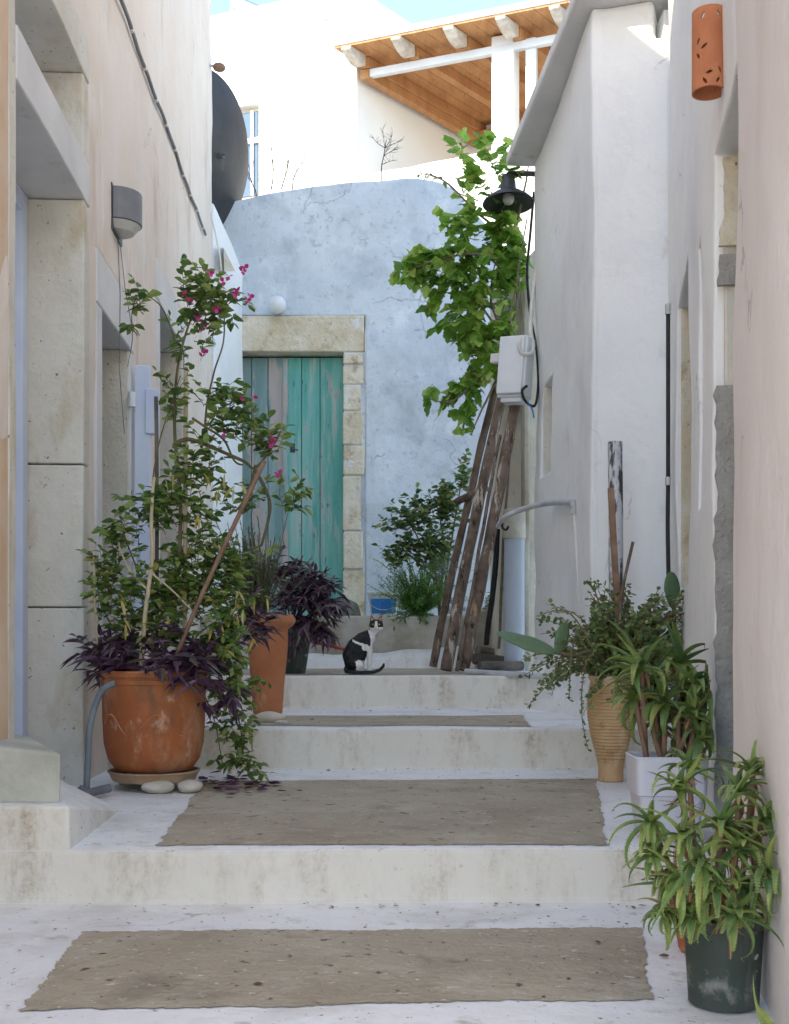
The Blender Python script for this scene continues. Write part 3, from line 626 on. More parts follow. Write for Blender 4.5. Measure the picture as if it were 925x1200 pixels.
ragged(1.97,2.07,.012,.5,.020,5).build('cement_patch',mat['patchdark'],nh)
mb=ragged(2.10,2.39,.03,.5,.016,8); mb.build('stone_patch',mat['stoneyellow'],nh)
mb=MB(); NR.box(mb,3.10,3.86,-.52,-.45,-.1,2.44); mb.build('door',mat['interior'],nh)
# yellow reveal of window recess
mb=MB(); rough_box(Frame(NR.p(5.565,0,0)[:2],(.985,-.173),(-.17,-.985)),.02,.5,0,.02,1.06,2.405,amp=.008,res=.05,mb=mb,seed=6); mb.build('window_reveal',mat['stoneyellow'],nh,bevel=.006)
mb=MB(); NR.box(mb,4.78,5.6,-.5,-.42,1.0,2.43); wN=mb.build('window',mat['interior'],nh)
mb=MB(); NR.box(mb,4.24,4.41,-.5,-.10,1.28,2.31); mb.build('niche_back',mat['stonewhite'],nh)
# weathered pier beyond the bluish house
PR=Frame((0,8.95),(1,.03),(.03,-1))
wp=thing('wall_pier','weathered cream plaster pier with cracks behind the downpipe','wall',(.95,9,.57))
mb=wall(PR,.80,1.45,.5,3.95,thick=.5,amp=.02,res=.08,seed=22,topf=lambda u:3.75+.3*nz((u,0,0),3)); mb.build('pier',mat['cream'],wp,bevel=.03)
mb=MB(); rough_box(Frame((0,8.78),(1,0),(0,-1)),.985,1.03,-.2,0,.57,3.6,amp=.02,res=.07,mb=mb,seed=8); mb.build('edge_strip',mat['bedwall'],wp,bevel=.012)
# crumbling plinth at the foot of the bluish house (right of top steps)
mb=MB(); n=24
for i in range(n+1):
    u=i/n; y=6.0+u*2.1; xw=1.283-.0315*y
    top=.34+.34*u+.02*nz((y,0,0),4); wd=.02+.17*min(1,max(0,(u-.12)/.5))+.02*nz((y,1,0),4)
    mb.v+=[Vector((xw+.05,y,.1)),Vector((xw-wd,y,.1)),Vector((xw-wd*.85,y,top-.19)),Vector((xw-wd*.4,y,top-.09)),Vector((xw-.02,y,top)),Vector((xw+.05,y,top))]
for i in range(n):
    for k in range(5): mb.f.append((i*6+k,(i+1)*6+k,(i+1)*6+k+1,i*6+k+1)); mb.c.append(.5)
mb.f+=[(0,1,2,3,4,5),tuple(n*6+k for k in (5,4,3,2,1,0))]; mb.c+=[.5,.5]
mb.build('plinth',mat['floorwhite'],rh,smooth=True)

# ================================================================== OBJECTS on the right
# roof-edge street lamp
lp=P(596,236,8.45)
sl_=thing('street_lamp','dark enamel dish lamp hanging in the vine from the corner of the bluish house','lamp',lp)
mb=MB(); tl=Matrix.Rotation(R(-9),3,'X')@Matrix.Rotation(R(5),3,'Y')
def lathe_rot(mb,c,prof,rot,n=36):
    vs=[];m=len(prof)
    for r,z in prof:
        for k in range(n): a=2*math.pi*k/n; vs.append(Vector(c)+rot@Vector((r*math.cos(a),r*math.sin(a),z)))
    mb.add(vs,[(i*n+k,i*n+(k+1)%n,(i+1)*n+(k+1)%n,(i+1)*n+k) for i in range(m-1) for k in range(n)])
tl=Matrix.Rotation(R(-5),3,'X')
lathe_rot(mb,lp,[(.05,.15),(.055,.145),(.058,.085),(.075,.07),(.11,.052),(.16,.015),(.188,-.012),(.19,-.02),(.182,-.016),(.15,.006),(.10,.035),(.05,.05),(.001,.05)],tl); mb.build('shade',mat['metaldark'],sl_,smooth='auto')
mb=MB(); lathe_rot(mb,lp,[(.001,-.02),(.03,-.015),(.045,.01),(.04,.045),(.02,.06)],tl,20); mb.build('bulb_glass',mat['glassfrost'],sl_,smooth=True)
mb=MB(); mb.tube([lp+tl@Vector((0,0,.15)),lp+Vector((0,0,.20)),lp+Vector((.06,0,.205)),lp+Vector((.24,.0,.20))],.02,10); mb.tube([lp+tl@Vector((0,0,.13)),lp+tl@Vector((0,0,.19))],.05,14); mb.build('arm',mat['metaldark'],sl_,bevel=.002)
# cables
def curve(pts,n=8):
    pts=[Vector(p) for p in pts]; o=[]
    for i in range(len(pts)-1):
        p0=pts[max(i-1,0)];p1=pts[i];p2=pts[i+1];p3=pts[min(i+2,len(pts)-1)]
        for k in range(n):
            t=k/n; o.append(.5*((2*p1)+(p2-p0)*t+(2*p0-5*p1+4*p2-p3)*t*t+(3*p1-p0-3*p2+p3)*t**3))
    return o+[pts[-1]]
def cable(name,pp,r,m,label,n=6):
    p=curve([P(*a) for a in pp]); mb=MB(); mb.tube(p,r,n); return tag(mb.build(name,m,loc=p[-1],smooth=True),label,'cable')
cable('white_conduit',[(629,232,8.3),(632,270,8.28),(629,310,8.28),(624,350,8.27),(622,385,8.25),(625,405,8.2),(622,414,8.15),(612,414,8.12),(608,404,8.12),(611,396,8.14)],.015,mat['cablewhite'],'thick white conduit hanging from the dish lamp down to the white junction box')
cable('black_cable',[(626,225,8.4),(622,270,8.4),(618,320,8.4),(622,370,8.4),(629,410,8.3),(631,450,8.25),(627,475,8.2),(616,470,8.12),(612,458,8.1),(618,452,8.1)],.010,mat['black'],'black cable running behind the white junction box and looping into its underside')
cable('thin_cable',[(618,255,8.3),(612,290,8.3),(604,340,8.4),(598,370,8.4),(603,392,8.3)],.005,mat['barkbr'],'thin brown cable hanging between the vine and the junction box')
cable('loose_wire',[(566,300,8.7),(592,312,8.6),(606,350,8.6),(596,380,8.5),(590,392,8.4)],.005,mat['black'],'thin dark wire sagging in front of the cream pier')
# junction box
jb=P(605,432,8.25); jx_=thing('junction_box','tilted white junction box fixed above the leaning poles','junction box',jb)
ro=Matrix.Rotation(R(4),3,'Y')@Matrix.Rotation(R(-28),3,'Z')
mb=MB(); mb.box(jb,(.21,.15,.44),ro); mb.build('box',mat['metalwhite'],jx_,bevel=.012)
mb=MB(); mb.box(jb+ro@Vector((-.005,-.088,.005)),(.19,.03,.41),ro); mb.build('cover',mat['metalwhite'],jx_,bevel=.01)
mb=MB(); mb.box(jb+ro@Vector((-.15,.0,.08)),(.10,.05,.07),ro); mb.build('bracket',mat['stonewhite'],jx_,bevel=.01)
mb=MB(); mb.box(jb+ro@Vector((0,0,-.235)),(.16,.12,.035),ro); mb.build('lower_cap',mat['metalwhite'],jx_,bevel=.008)
cable('blue_wire',[(618,470,8.1),(624,480,8.1),(626,490,8.12)],.006,mat['bluelabel'],'short blue wire end under the white junction box')
# leaning poles
def pole(px0,py0,Y0,px1,py1,Y1,r0,r1,label,seed,bend=0,knots=()):
    a=P(px0,py0,Y0); b=P(px1,py1,Y1); a.z=max(a.z,.58+.02) if Y0>7.5 else a.z
    mb=MB(); n=34; pts=[];rad=[]
    for i in range(n+1):
        t=i/n; p=a.lerp(b,t); p+=Vector((bend*math.sin(t*math.pi)+.008*nz((t*4,seed,0),1.7),.01*nz((t*4,seed,5),1.5),0)); pts.append(p); rad.append((r0+(r1-r0)*t)*(1+.10*nz((t*7,seed,2),2.1)))
    mb.tube(pts,rad,12)
    o=mb.build('wooden_pole',mat['polewood'],loc=a,smooth='auto'); tag(o,label,'pole','old wooden poles leaning on the corner'); return o,pts
p1,pp1=pole(507,781,9.0,582,450,8.75,.032,.028,'leftmost dark leaning pole with a short side stub at mid height',1,bend=-.01)
p2,pp2=pole(523,789,8.1,591,455,8.5,.044,.036,'middle leaning pole, pale and barkless near its foot',2,bend=-.015)
p3,pp3=pole(543,789,8.0,605,470,8.35,.042,.040,'rightmost reddish brown leaning pole ending under the junction box',3,bend=.005)
p4,pp4=pole(536,790,7.9,586,510,8.3,.015,.012,'thin pale split pole squeezed between the two thicker leaning poles',5)
mb=MB(); q=P(551,583,8.85); mb.tube([q+Vector((-.10,.02,-.03)),q+Vector((.10,-.25,.04))],[.028,.03],10); mb.build('stub',mat['polewood'],p1,smooth=True)
mb=MB(); q=P(524,712,9.02); mb.tube([q+Vector((-.03,0,0)),q+Vector((.06,-.05,-.02))],[.03,.024],10); mb.tube([q+Vector((-.045,0,-.0)),q+Vector((-.02,-.0,.0))],.045,10); mb.build('clamp',mat['galv'],p1,smooth=True)
# logs
for i,(x0,y0,x1,y1,Y,r,l) in enumerate([(556,772,600,776,8.9,.045,'short dark log on the ground right of the leaning poles'),(560,762,592,768,9.1,.04,'weathered broken branch on top of the short dark log'),(562,782,612,786,8.45,.035,'thin dark stick lying in front of the short dark log')]):
    a=P(x0,y0,Y);b=P(x1,y1,Y+.15); a.z=max(a.z,.60+r*.6); b.z=max(b.z,.60+r*.6); mb=MB(); mb.tube([a.lerp(b,t/8)+Vector((0,0,.01*nz((t,i,0),3))) for t in range(9)],[r*(1+.25*nz((t,i,3),2)) for t in range(9)],9)
    tag(mb.build('log',mat['greywood'],loc=(a+b)/2,smooth='auto'),l,'log')
a=P(546,783,7.75);b=P(648,792,7.3); a.z=.60;b.z=.575
mb=MB(); mb.tube([a,a.lerp(b,.5),b],.02,10); mb.tube([b+Vector((-.02,0,0)),b+Vector((.05,-.01,-.003))],.028,10)
tag(mb.build('metal_pipe',mat['galv'],loc=a),'grey metal pipe lying along the edge of the top step','pipe')
# downpipe
dpc=P(603,700,8.72); dn=thing('downpipe','blue grey plastic downpipe standing in front of the cream pier','downpipe',(dpc.x,dpc.y,.58))
dY=8.70
mb=MB(); mb.tube([Vector((dpc.x,dpc.y,.56)),Vector((dpc.x,dpc.y,P(0,600,dY).z))],.078,24); mb.build('pipe',mat['pvc'],dn,smooth='auto')
mb=MB(); mb.lathe((dpc.x,dpc.y,P(0,632,dY).z),[(.080,0),(.086,.005),(.088,.05),(.086,.20),(.082,.22),(.07,.23)],24,wob=.04); mb.build('collar',mat['bedwall'],dn,smooth='auto')
# small water pipe
mb=MB(); pts=curve([P(584,617,7.9),P(592,606,7.8),(P(612,597,7.75)),P(640,590,7.5),P(664,589,6.95),P(672,590,6.78)],6); mb.tube(pts,.018,10); wpipe=mb.build('water_pipe',mat['galv'],loc=pts[0],smooth=True); tag(wpipe,'thin grey water pipe curving out beside the downpipe and down the bluish wall','pipe')
mb=MB(); mb.tube([P(672,586,6.78),P(672,602,6.78)],.022,10); mb.build('elbow',mat['galv'],wpipe)
mb=MB(); mb.tube([P(673,600,6.78),P(676,650,6.74),P(680,705,6.66)],.011,8); mb.build('riser_pipe',mat['cablewhite'],wpipe)
mb=MB(); pts=curve([P(589,612,7.85),P(589,618,7.85),P(593,621,7.83),P(596,617,7.8)],4); mb.tube(pts,.008,6); mb.build('hook',mat['black'],wpipe)
cable('black_hose',[(583,620,8.8),(581,660,8.8),(577,700,8.85),(572,735,8.9),(570,755,8.95)],.022,mat['black'],'black rubber hose hanging behind the leaning poles')
# black conduit on pinkish house
mb=MB(); u=5.66
pts=[NR.p(u+.0,.035,P(0,y,5.7).z) for y in (366,420,480,540,565)]+[NR.p(u+.03,.035,P(0,620,5.7).z),NR.p(u-.05,.035,P(0,690,5.7).z)]
mb.tube(curve(pts,5),.0105,8); bc=mb.build('wall_conduit',mat['black'],loc=pts[-1],smooth=True); tag(bc,'black conduit running up the wall left of the yellow window recess','conduit')
mb=MB(); mb.tube([pts[0]+Vector((0,0,-.02)),pts[0]+Vector((0,0,.03))],.016,8); mb.build('end_cap',mat['galv'],bc)
mb=MB(); mb.tube([pts[4]+Vector((0,0,-.02)),pts[4]+Vector((0,0,.02))],.015,8); mb.build('joint',mat['galv'],bc)
# terracotta sconce with leaf cut-outs
sY=3.62; cx=P(831,62,sY); z0=P(0,109,sY).z; z1=P(0,15,sY).z; rs=.0525
scn=thing('wall_sconce','terracotta cylinder wall light with leaf shaped cut outs at the top right','lamp',(cx.x,cx.y,z0))
holes=[(-.62,.12,30),(.35,.11,-35),(-.95,.42,20),(-.55,.50,60),(-.95,.60,-30),(-.25,.83,75),(.45,.80,-35),(-.5,.93,-30),(.3,.925,35),(1.2,.2,20),(1.3,.48,-20),(1.15,.72,25)]
na,nzz=150,150; vs=[];fs=[]
for j in range(nzz+1):
    for k in range(na):
        a=2*math.pi*k/na; vs.append(Vector((cx.x+rs*math.sin(a),cx.y-rs*math.cos(a),z0+(z1-z0)*j/nzz)))
H=z1-z0
for j in range(nzz):
    for k in range(na):
        a=(k+.5)/na*2*math.pi; a=a-2*math.pi if a>math.pi else a; z=(j+.5)/nzz
        hit=False
        for (ha,hz,rot_) in holes:
            x=(a-ha)*rs; y=(z-(1-hz))*H; c_,s_=math.cos(R(rot_)),math.sin(R(rot_)); X=x*c_-y*s_; Yy=x*s_+y*c_
            if abs(Yy)<.0125 and abs(X)<.0048*(1-(Yy/.0125)**2): hit=True
        if not hit: fs.append((j*na+k,j*na+(k+1)%na,(j+1)*na+(k+1)%na,(j+1)*na+k))
mb=MB(); mb.add(vs,fs); so_=mb.build('shade',mat['sconce'],scn,smooth=True); md=so_.modifiers.new('sol','SOLIDIFY'); md.thickness=.006; md.offset=-1
mb=MB(); mb.box((cx.x+rs+.012,cx.y,(z0+z1)/2),(.04,.05,.12)); mb.build('wall_bracket',mat['galv'],scn)
mb=MB(); mb.tube([(cx.x+.01,cx.y,z0+.09),(cx.x+.01,cx.y,z0+.17)],.02,12); mb.build('bulb',mat['glassfrost'],scn)
# painted post and sticks near jade pot
def stick(name,pp,r,m,label,cat='stick',n=12,base=None):
    p=[P(*a) for a in pp]; mb=MB(); q=curve(p,6) ; rr=r if not hasattr(r,'__len__') else [r[0]+(r[1]-r[0])*i/(len(q)-1) for i in range(len(q))]
    mb.tube(q,rr,n); return tag(mb.build(name,m,loc=p[0],smooth='auto'),label,cat)
stick('painted_post',[(722,790,5.75),(722,650,5.75),(721,518,5.75)],.036,mat['postpaint'],'flaking white painted post standing behind the ribbed pot','post')
# bucket
q=P(450,735,10.3); q.z=1.02
bk=thing('paint_bucket','white plastic paint bucket with a blue label behind the cat','bucket',q)
mb=MB(); mb.lathe(q,[(.11,0),(.115,.01),(.135,.20),(.14,.205),(.14,.215)],30); mb.build('body',mat['metalwhite'],bk,smooth='auto')
mb=MB(); mb.add([q+Vector((r_*math.cos(a),r_*math.sin(a),z_)) for (r_,z_) in ((.119,.03),(.1345,.16)) for a in [R(-150+8*i) for i in range(16)]],[(i,i+1,i+17,i+16) for i in range(15)]); mb.build('label',mat['bluelabel'],bk)
mb=MB(); mb.lathe(q,[(.143,.19),(.147,.195),(.147,.225),(.135,.23),(.12,.222)],30); mb.build('lid',mat['metalwhite'],bk,smooth='auto')
mb=MB(); mb.tube([q+Vector((.14*math.cos(a),-.14*abs(math.sin(a))*1.05,.18-.12*math.sin(a))) for a in [math.pi*i/14 for i in range(15)]],.004,6); mb.build('handle',mat['galv'],bk)
# boulder beside door
def blob(c,r,seed=0,amp=.18,f=1.6,nn=3):
    bm=bmesh.new(); bmesh.ops.create_icosphere(bm,subdivisions=nn,radius=1); 
    vs=[];
    for v in bm.verts:
        d=1+amp*noise.noise(v.co*f+Vector((seed*3.1,seed,0))); vs.append(Vector((c[0]+v.co.x*r[0]*d,c[1]+v.co.y*r[1]*d,c[2]+v.co.z*r[2]*d)))
    fs=[tuple(v.index for v in f_.verts) for f_ in bm.faces]; bm.free(); return vs,fs
q=P(400,733,10.25); q.z=1.0
mb=MB(); mb.add(*blob(q+Vector((0,0,.02)),(.17,.13,.17),3)); tag(mb.build('boulder',mat['boulder'],loc=q,smooth=True),'dark mossy boulder at the foot of the door jamb left of the bucket','rock')
# red stick
mb=MB(); a=P(350,748,8.6); b=P(408,762,8.3); mb.tube([a,b],.011,8); tag(mb.build('red_handle',mat['red'],loc=b,smooth=True),'thin red broom handle lying slanted behind the cat','handle')

# ================================================================== PLANT TOOLS
def basis(d,up=Vector((0,0,1))):
    d=d.normalized(); s_=d.cross(up)
    if s_.length<1e-3: s_=d.cross(Vector((1,0,0)))
    s_.normalize(); return d,s_,s_.cross(d)
def rv(s=1.0): return Vector((rnd.gauss(0,1),rnd.gauss(0,1),rnd.gauss(0,1)))*s
def leaf(mb,p,d,L,W,kind='ov',droop=.3,var=None,roll=None):
    d,s_,u=basis(d); a=rnd.uniform(-.9,.9) if roll is None else roll
    s_,u=s_*math.cos(a)+u*math.sin(a), u*math.cos(a)-s_*math.sin(a)
    var=rnd.random() if var is None else var
    def pt(t,x,h=0): return p+d*(L*t)+s_*(W*x)+u*(h*L)-Vector((0,0,1))*(droop*L*t*t)
    if kind=='ov':
        mb.add([pt(0,0),pt(.35,0,-.03),pt(.7,0,-.02),pt(1,0),pt(.15,.28,.02),pt(.42,.5,.05),pt(.75,.34,.03),pt(.15,-.28,.02),pt(.42,-.5,.05),pt(.75,-.34,.03)],
            [(0,4,5,1),(1,5,6,2),(2,6,3),(0,1,8,7),(1,2,9,8),(2,3,9)],var)
    elif kind=='lance':
        mb.add([pt(0,0),pt(.3,0,-.04),pt(.65,0,-.03),pt(1,0),pt(.05,.4,.04),pt(.3,.5,.05),pt(.65,.3,.03),pt(.05,-.4,.04),pt(.3,-.5,.05),pt(.65,-.3,.03)],
            [(0,4,5,1),(1,5,6,2),(2,6,3),(0,1,8,7),(1,2,9,8),(2,3,9)],var)
    elif kind=='needle':
        mb.add([pt(0,-.5),pt(0,.5),pt(1,0)],[(0,1,2)],var)
    elif kind=='round':
        q=[pt(.5+.5*math.cos(k*1.047),.5*math.sin(k*1.047),.05) for k in range(6)]; mb.add([pt(.5,0,-.04)]+q,[(0,1+k,1+(k+1)%6) for k in range(6)],var)
    elif kind=='vine':
        out_=[(0,.0),(-.06,.26),(.10,.50),(.24,.46),(.36,.60),(.56,.52),(.62,.34),(.82,.26),(.97,.0)]
        pl=[pt(t,x,.03*abs(x)*2+.03*math.sin(t*9+x*7)) for t,x in out_]; pr_=[pt(t,-x,.03*abs(x)*2+.03*math.sin(t*8-x*5)) for t,x in out_[1:-1]]
        c=[pt(.3,0,-.04)]; ring=pl+pr_[::-1]; n=len(ring)
        mb.add(c+ring,[(0,1+k,1+(k+1)%n) for k in range(n)],var)
    elif kind=='aloe':
        pass
def path(p,d,L,n=6,wander=.25,grav=0.0):
    pts=[p.copy()]; d=d.normalized()
    for i in range(n):
        d=(d+rv(wander*.5)+Vector((0,0,-grav))).normalized(); pts.append(pts[-1]+d*(L/n))
    return pts
def twig(lm,sm,p,d,L,kind,ll,lw,nl,grav=.1,sr=.002,droop=.3,wander=.3,spread=1.0,mix=None):
    pts=path(p,d,L,6,wander,grav); sm.tube(pts,[sr*(1-.6*i/6) for i in range(7)],4,caps=False)
    for i in range(nl):
        t=(i+.6)/nl*6; k=min(5,int(t)); q=pts[k].lerp(pts[k+1],t-k); dd=(pts[k+1]-pts[k]).normalized()
        side=basis(dd)[1]*(1 if i%2 else -1); out_=(dd*.6+side*spread+rv(.35)).normalized()
        s=rnd.uniform(.5,1.2)
        leaf((mix[0] if mix and rnd.random()<mix[1] else lm),q,out_,ll*s,lw*s,kind,droop)
    s=rnd.uniform(.7,1); leaf(lm,pts[-1],pts[-1]-pts[-2],ll*s,lw*s,kind,droop)
    return pts
def cloud(lm,sm,c,rad,n,L,kind,ll,lw,nl,hub=None,grav=.08,sr=.002,droop=.3,mix=None,shell=.45,up=.3,clampx=None):
    c=Vector(c)
    for i in range(n):
        v=rv(); v.normalize(); v*=rnd.random()**shell; p=c+Vector((v.x*rad[0],v.y*rad[1],v.z*rad[2]))
        h=hub if hub is not None else c-Vector((0,0,rad[2]*1.2)); d=(p-h).normalized()*.8+rv(.35)+Vector((0,0,up))
        p0=p-d.normalized()*L*.5
        twig(lm,sm,p0,d,L*rnd.uniform(.6,1.2),kind,ll,lw,nl,grav,sr,droop,mix=mix)
def tap(pts,r0,r1): return [r0+(r1-r0)*i/(len(pts)-1) for i in range(len(pts))]
def stem(sm,pp,r0,r1,n=8):
    p=curve([P(*a) for a in pp],6); p=[q+Vector((.004*nz(q,9),.004*nz(q,9,2),0)) for q in p]; sm.tube(p,tap(p,r0,r1),n); return p

# ================================================================== LEFT POT GROUP
pc=Vector((P(181,0,5.0).x,5.0,.245))
lpot=thing('potted_bougainvillea','large round terracotta pot with purple leaves and a tall flowering climber left of the steps','potted plant',pc)
mb=MB(); mb.lathe(pc,[(.150,0),(.166,.008),(.196,.05),(.213,.12),(.2185,.22),(.220,.30),(.222,.372),(.228,.375),(.228,.392),(.2215,.395),(.222,.402),(.229,.406),(.232,.425),(.226,.432),(.205,.43),(.203,.39),(.19,.30)],56,wob=.008); pt_=mb.build('pot',mat['terra'],lpot,smooth='auto')
mb=MB()
for s0 in (0,1):
    pts=[]
    for i in range(40):
        t=i/39; ang=-1.57+(-.95 if s0 else .05)+t*.95*(1); ang=-math.pi/2+(-1.0+s0*1.0)+t*.98; z=.205+.045*math.sin(t*math.pi*2+ (0 if s0 else math.pi*.0))
        r=.2175+.003; pts.append(pc+Vector((r*math.cos(ang),r*math.sin(ang),z)))
    mb.tube(pts,.0022,5)
mb.build('scroll_relief',mat['terralight'],pt_)
mb=MB(); mb.lathe(pc,[(.001,.375),(.10,.40),(.204,.392)],30); mb.build('soil',mat['soil'],lpot)
scc=Vector((pc.x,pc.y,.2)); mb=MB(); mb.lathe(scc,[(.165,0),(.178,.004),(.192,.036),(.198,.04),(.198,.046),(.188,.046),(.176,.012),(.01,.01)],48,wob=.01); tag(mb.build('pot_saucer',mat['saucer'],loc=scc,smooth='auto'),'weathered clay saucer under the large terracotta pot','saucer')
for i,(px,py,Y,rx,l) in enumerate([(186,929,4.84,.072,'flat pale stone under the saucer of the large terracotta pot, the left and larger one'),(223,927,4.86,.055,'smaller darker flat stone under the right side of the saucer'),(150,0,5.1,.05,'flat stone half hidden behind under the left side of the saucer')]):
    q=Vector((P(px,0,Y).x,Y,.19)); mb=MB(); mb.add(*blob(q,(rx,.06,.028),i,amp=.12)); tag(mb.build('stone',mat['pebble'],loc=q,smooth=True),l,'stone')
lv=MB(); pk=MB(); yl=MB(); st=MB(); cn=MB()
Yp=5.05
top=pc+Vector((0,0,.40))
# main stems
tk=MB(); stem(tk,[(163,800,Yp-.12),(170,720,Yp-.12),(178,660,Yp-.12),(178,600,Yp-.1),(181,560,Yp)],.011,.007); stem(tk,[(172,690,Yp-.12),(150,665,Yp-.1),(140,640,Yp-.1)],.005,.003); stem(tk,[(176,670,Yp-.12),(200,690,Yp-.1),(225,715,Yp-.1)],.005,.003); tk.build('trunk',mat['bamboo'],lpot,smooth=True)
stem(st,[(185,800,Yp+.05),(205,700,Yp),(212,600,Yp),(206,520,Yp),(205,470,Yp),(210,420,Yp),(222,380,Yp),(240,335,Yp)],.010,.004)
stem(st,[(205,520,Yp),(222,515,Yp),(250,525,Yp),(285,540,Yp),(300,548,Yp),(322,520,Yp),(330,505,Yp)],.010,.004)
stem(st,[(298,548,Yp),(312,575,Yp),(316,600,Yp),(306,640,Yp)],.008,.006); stem(st,[(300,545,Yp),(290,580,Yp),(276,600,Yp)],.006,.004)
stem(st,[(225,490,Yp),(240,500,Yp),(262,515,Yp),(275,540,Yp),(285,545,Yp)],.006,.004)
stem(st,[(240,500,Yp),(243,470,Yp),(250,440,Yp),(262,400,Yp),(263,370,Yp)],.005,.003)
stem(st,[(178,590,Yp),(182,540,Yp),(195,490,Yp),(212,440,Yp)],.004,.002)
stem(st,[(205,400,Yp),(190,360,Yp),(165,345,Yp),(155,365,Yp),(155,400,Yp),(150,430,Yp)],.003,.0015)
stem(st,[(165,800,Yp),(135,740,Yp),(116,700,Yp),(115,650,Yp)],.004,.002)
stem(st,[(170,690,Yp),(150,640,Yp),(140,600,Yp)],.004,.002)
def B(lm,px,py,rx,ry,n,L=.16,nl=8,ll=.062,lw=.036,Y=Yp,mix=None,**k):
    s=F/Y; c=P(px,py,Y); cloud(lm,st,c,(rx/s,max(rx,ry)/s*.7,ry/s),n,L,'ov',ll,lw,nl,mix=mix,**k)
for (px,py,rx,ry,n) in [(228,345,26,34,9),(262,352,26,24,6),(236,330,16,22,4),(160,350,14,10,2),(155,375,8,25,1),(208,400,12,24,3),(245,380,22,22,3),(205,460,12,35,4),(258,462,35,16,6),(240,500,22,18,3),(285,500,30,16,5),(320,516,24,14,7),(345,575,14,18,4),(290,480,26,16,4),
    (180,590,40,30,12),(150,620,26,26,6),(215,560,24,26,7),(240,540,30,24,7),(280,575,25,20,5),(222,600,36,28,9)]:
    B(lv,px,py,rx,ry,int(n*1.5)+1,L=.14,nl=8,ll=.058,lw=.034)
for (px,py,rx,ry,n) in [(125,655,18,34,6),(160,690,40,36,14),(205,680,44,40,16),(250,690,44,38,16),(190,730,50,26,12),(270,660,34,30,8),(225,640,40,25,10),(120,690,16,30,5)]:
    B(lv,px,py,rx,ry,int(n*2.3),L=.15,nl=9,ll=.052,lw=.030,mix=(yl,.08))
for (px,py,rx,ry,n) in [(262,720,34,30,16),(272,760,26,30,14),(278,800,26,26,10),(285,830,24,22,6),(283,885,26,16,9),(276,860,22,22,5),(262,790,20,30,8)]:
    B(lv,px,py,rx,ry,int(n*1.4),L=.12,nl=9,ll=.046,lw=.027,Y=4.95 if py<780 else 5.2,mix=(yl,.04),grav=.2,up=-.1)
stem(st,[(235,800,4.9),(262,800,5.1),(280,840,5.2),(285,880,5.2)],.004,.002); stem(st,[(232,800,4.95),(250,840,5.2),(262,900,5.25)],.003,.002)
# flowers: three bracts each
def flower(fm,c,s=.023):
    for k in range(3):
        a=k*2.09+rnd.random(); d=Vector((math.cos(a),-.3,math.sin(a))); leaf(fm,c,d,s,s*.9,'ov',0)
for (px,py,n,sp) in [(238,385,2,3),(232,372,1,3),(262,330,1,4),(275,345,2,4),(290,352,2,4),(237,418,2,3),(283,465,1,3),(297,466,1,3),(317,520,2,2),(262,508,1,2),(268,324,1,3),(215,345,1,3),(327,555,1,2),(284,318,2,3),(246,320,1,3),(254,362,1,3),(224,352,1,2)]:
    fm=MB(); q0=P(px,py,Yp-.10)
    for k in range(n): flower(fm,q0+Vector((.016*(k%2)-.006*k,.01*k,.017*k)))
    fm.build('flower',L_pink,lpot,smooth=True)
# yellow dead leaves hanging
for (px,py) in [(262,560),(270,568),(254,570),(246,562),(282,568),(277,690),(285,712),(275,720),(258,735),(230,600),(205,555),(150,725),(140,700),(295,745),(262,640),(300,700),(268,760)]:
    for _ in range(2): leaf(yl,P(px+rnd.gauss(0,4),py+rnd.gauss(0,4),Yp-.15),Vector((rnd.gauss(0,.5),0,-1)),.06,.018,'ov',.2)
lv.build('foliage',L_boug,lpot); yl.build('yellow_leaves',L_yel,lpot)
st.build('stems',mat['stem'],lpot,smooth=True)
pu=MB(); ps=MB()
def purple(c,n,L,hubz,sx=1,ll=.125,lw=.026,grav=.18,up=.25,lm=None):
    for i in range(n):
        a=rnd.random()*6.283; e=rnd.uniform(.0,1.1); d=Vector((math.cos(a)*math.cos(e)*sx,math.sin(a)*math.cos(e),math.sin(e)+up))
        pts=path(c+Vector((rnd.gauss(0,.03)*sx,rnd.gauss(0,.03),0)),d,L*rnd.uniform(.5,1.1),6,.3,grav); ps.tube(pts,.004,5,caps=False)
        for k in range(1,7):
            dd=(pts[k]-pts[k-1]).normalized(); sd=basis(dd)[1]*(1 if k%2 else -1)
            for q in range(2 if k>3 else 1):
                leaf(pu if lm is None else lm,pts[k],dd*.55+sd*.8*(1 if q==0 else -1)+rv(.25),ll*rnd.uniform(.6,1.1),lw*rnd.uniform(.8,1.2),'lance',.25)
for (px,py,Y,n) in [(140,785,4.95,11),(175,790,4.9,12),(205,788,4.95,11),(228,780,4.95,9),(160,750,5.1,8),(235,760,5.0,8)]: purple(P(px,py,Y),n,.17,0)
def pcloud(c,rad,n,hub,ll=.085,lw=.024,L=.12): cloud(pu,ps,c,rad,n,L,'lance',ll,lw,7,hub=hub,grav=.12,sr=.0035,droop=.3,up=.35)
pcloud(P(150,770,4.95),(.20,.12,.10),22,P(165,810,5)); pcloud(P(225,772,4.95),(.14,.12,.09),16,P(200,810,5)); pcloud(P(115,765,4.95),(.07,.08,.08),7,P(150,800,5)); pcloud(P(258,800,4.9),(.07,.08,.09),9,P(225,790,5))
pu.build('purple_leaves',L_pur,lpot); ps.build('purple_stems',L_pur,lpot,smooth=True)
pu=MB(); ps=MB(); stp=P(298,725,5.5); pcloud(P(285,728,5.6),(.14,.12,.12),24,P(280,760,5.6)); ps.tube(curve([P(240,800,5.0),P(262,770,5.3),stp],5),.005,5)
pu.build('purple_leaves',L_pur,lpot); ps.build('purple_stems',L_pur,lpot,smooth=True)
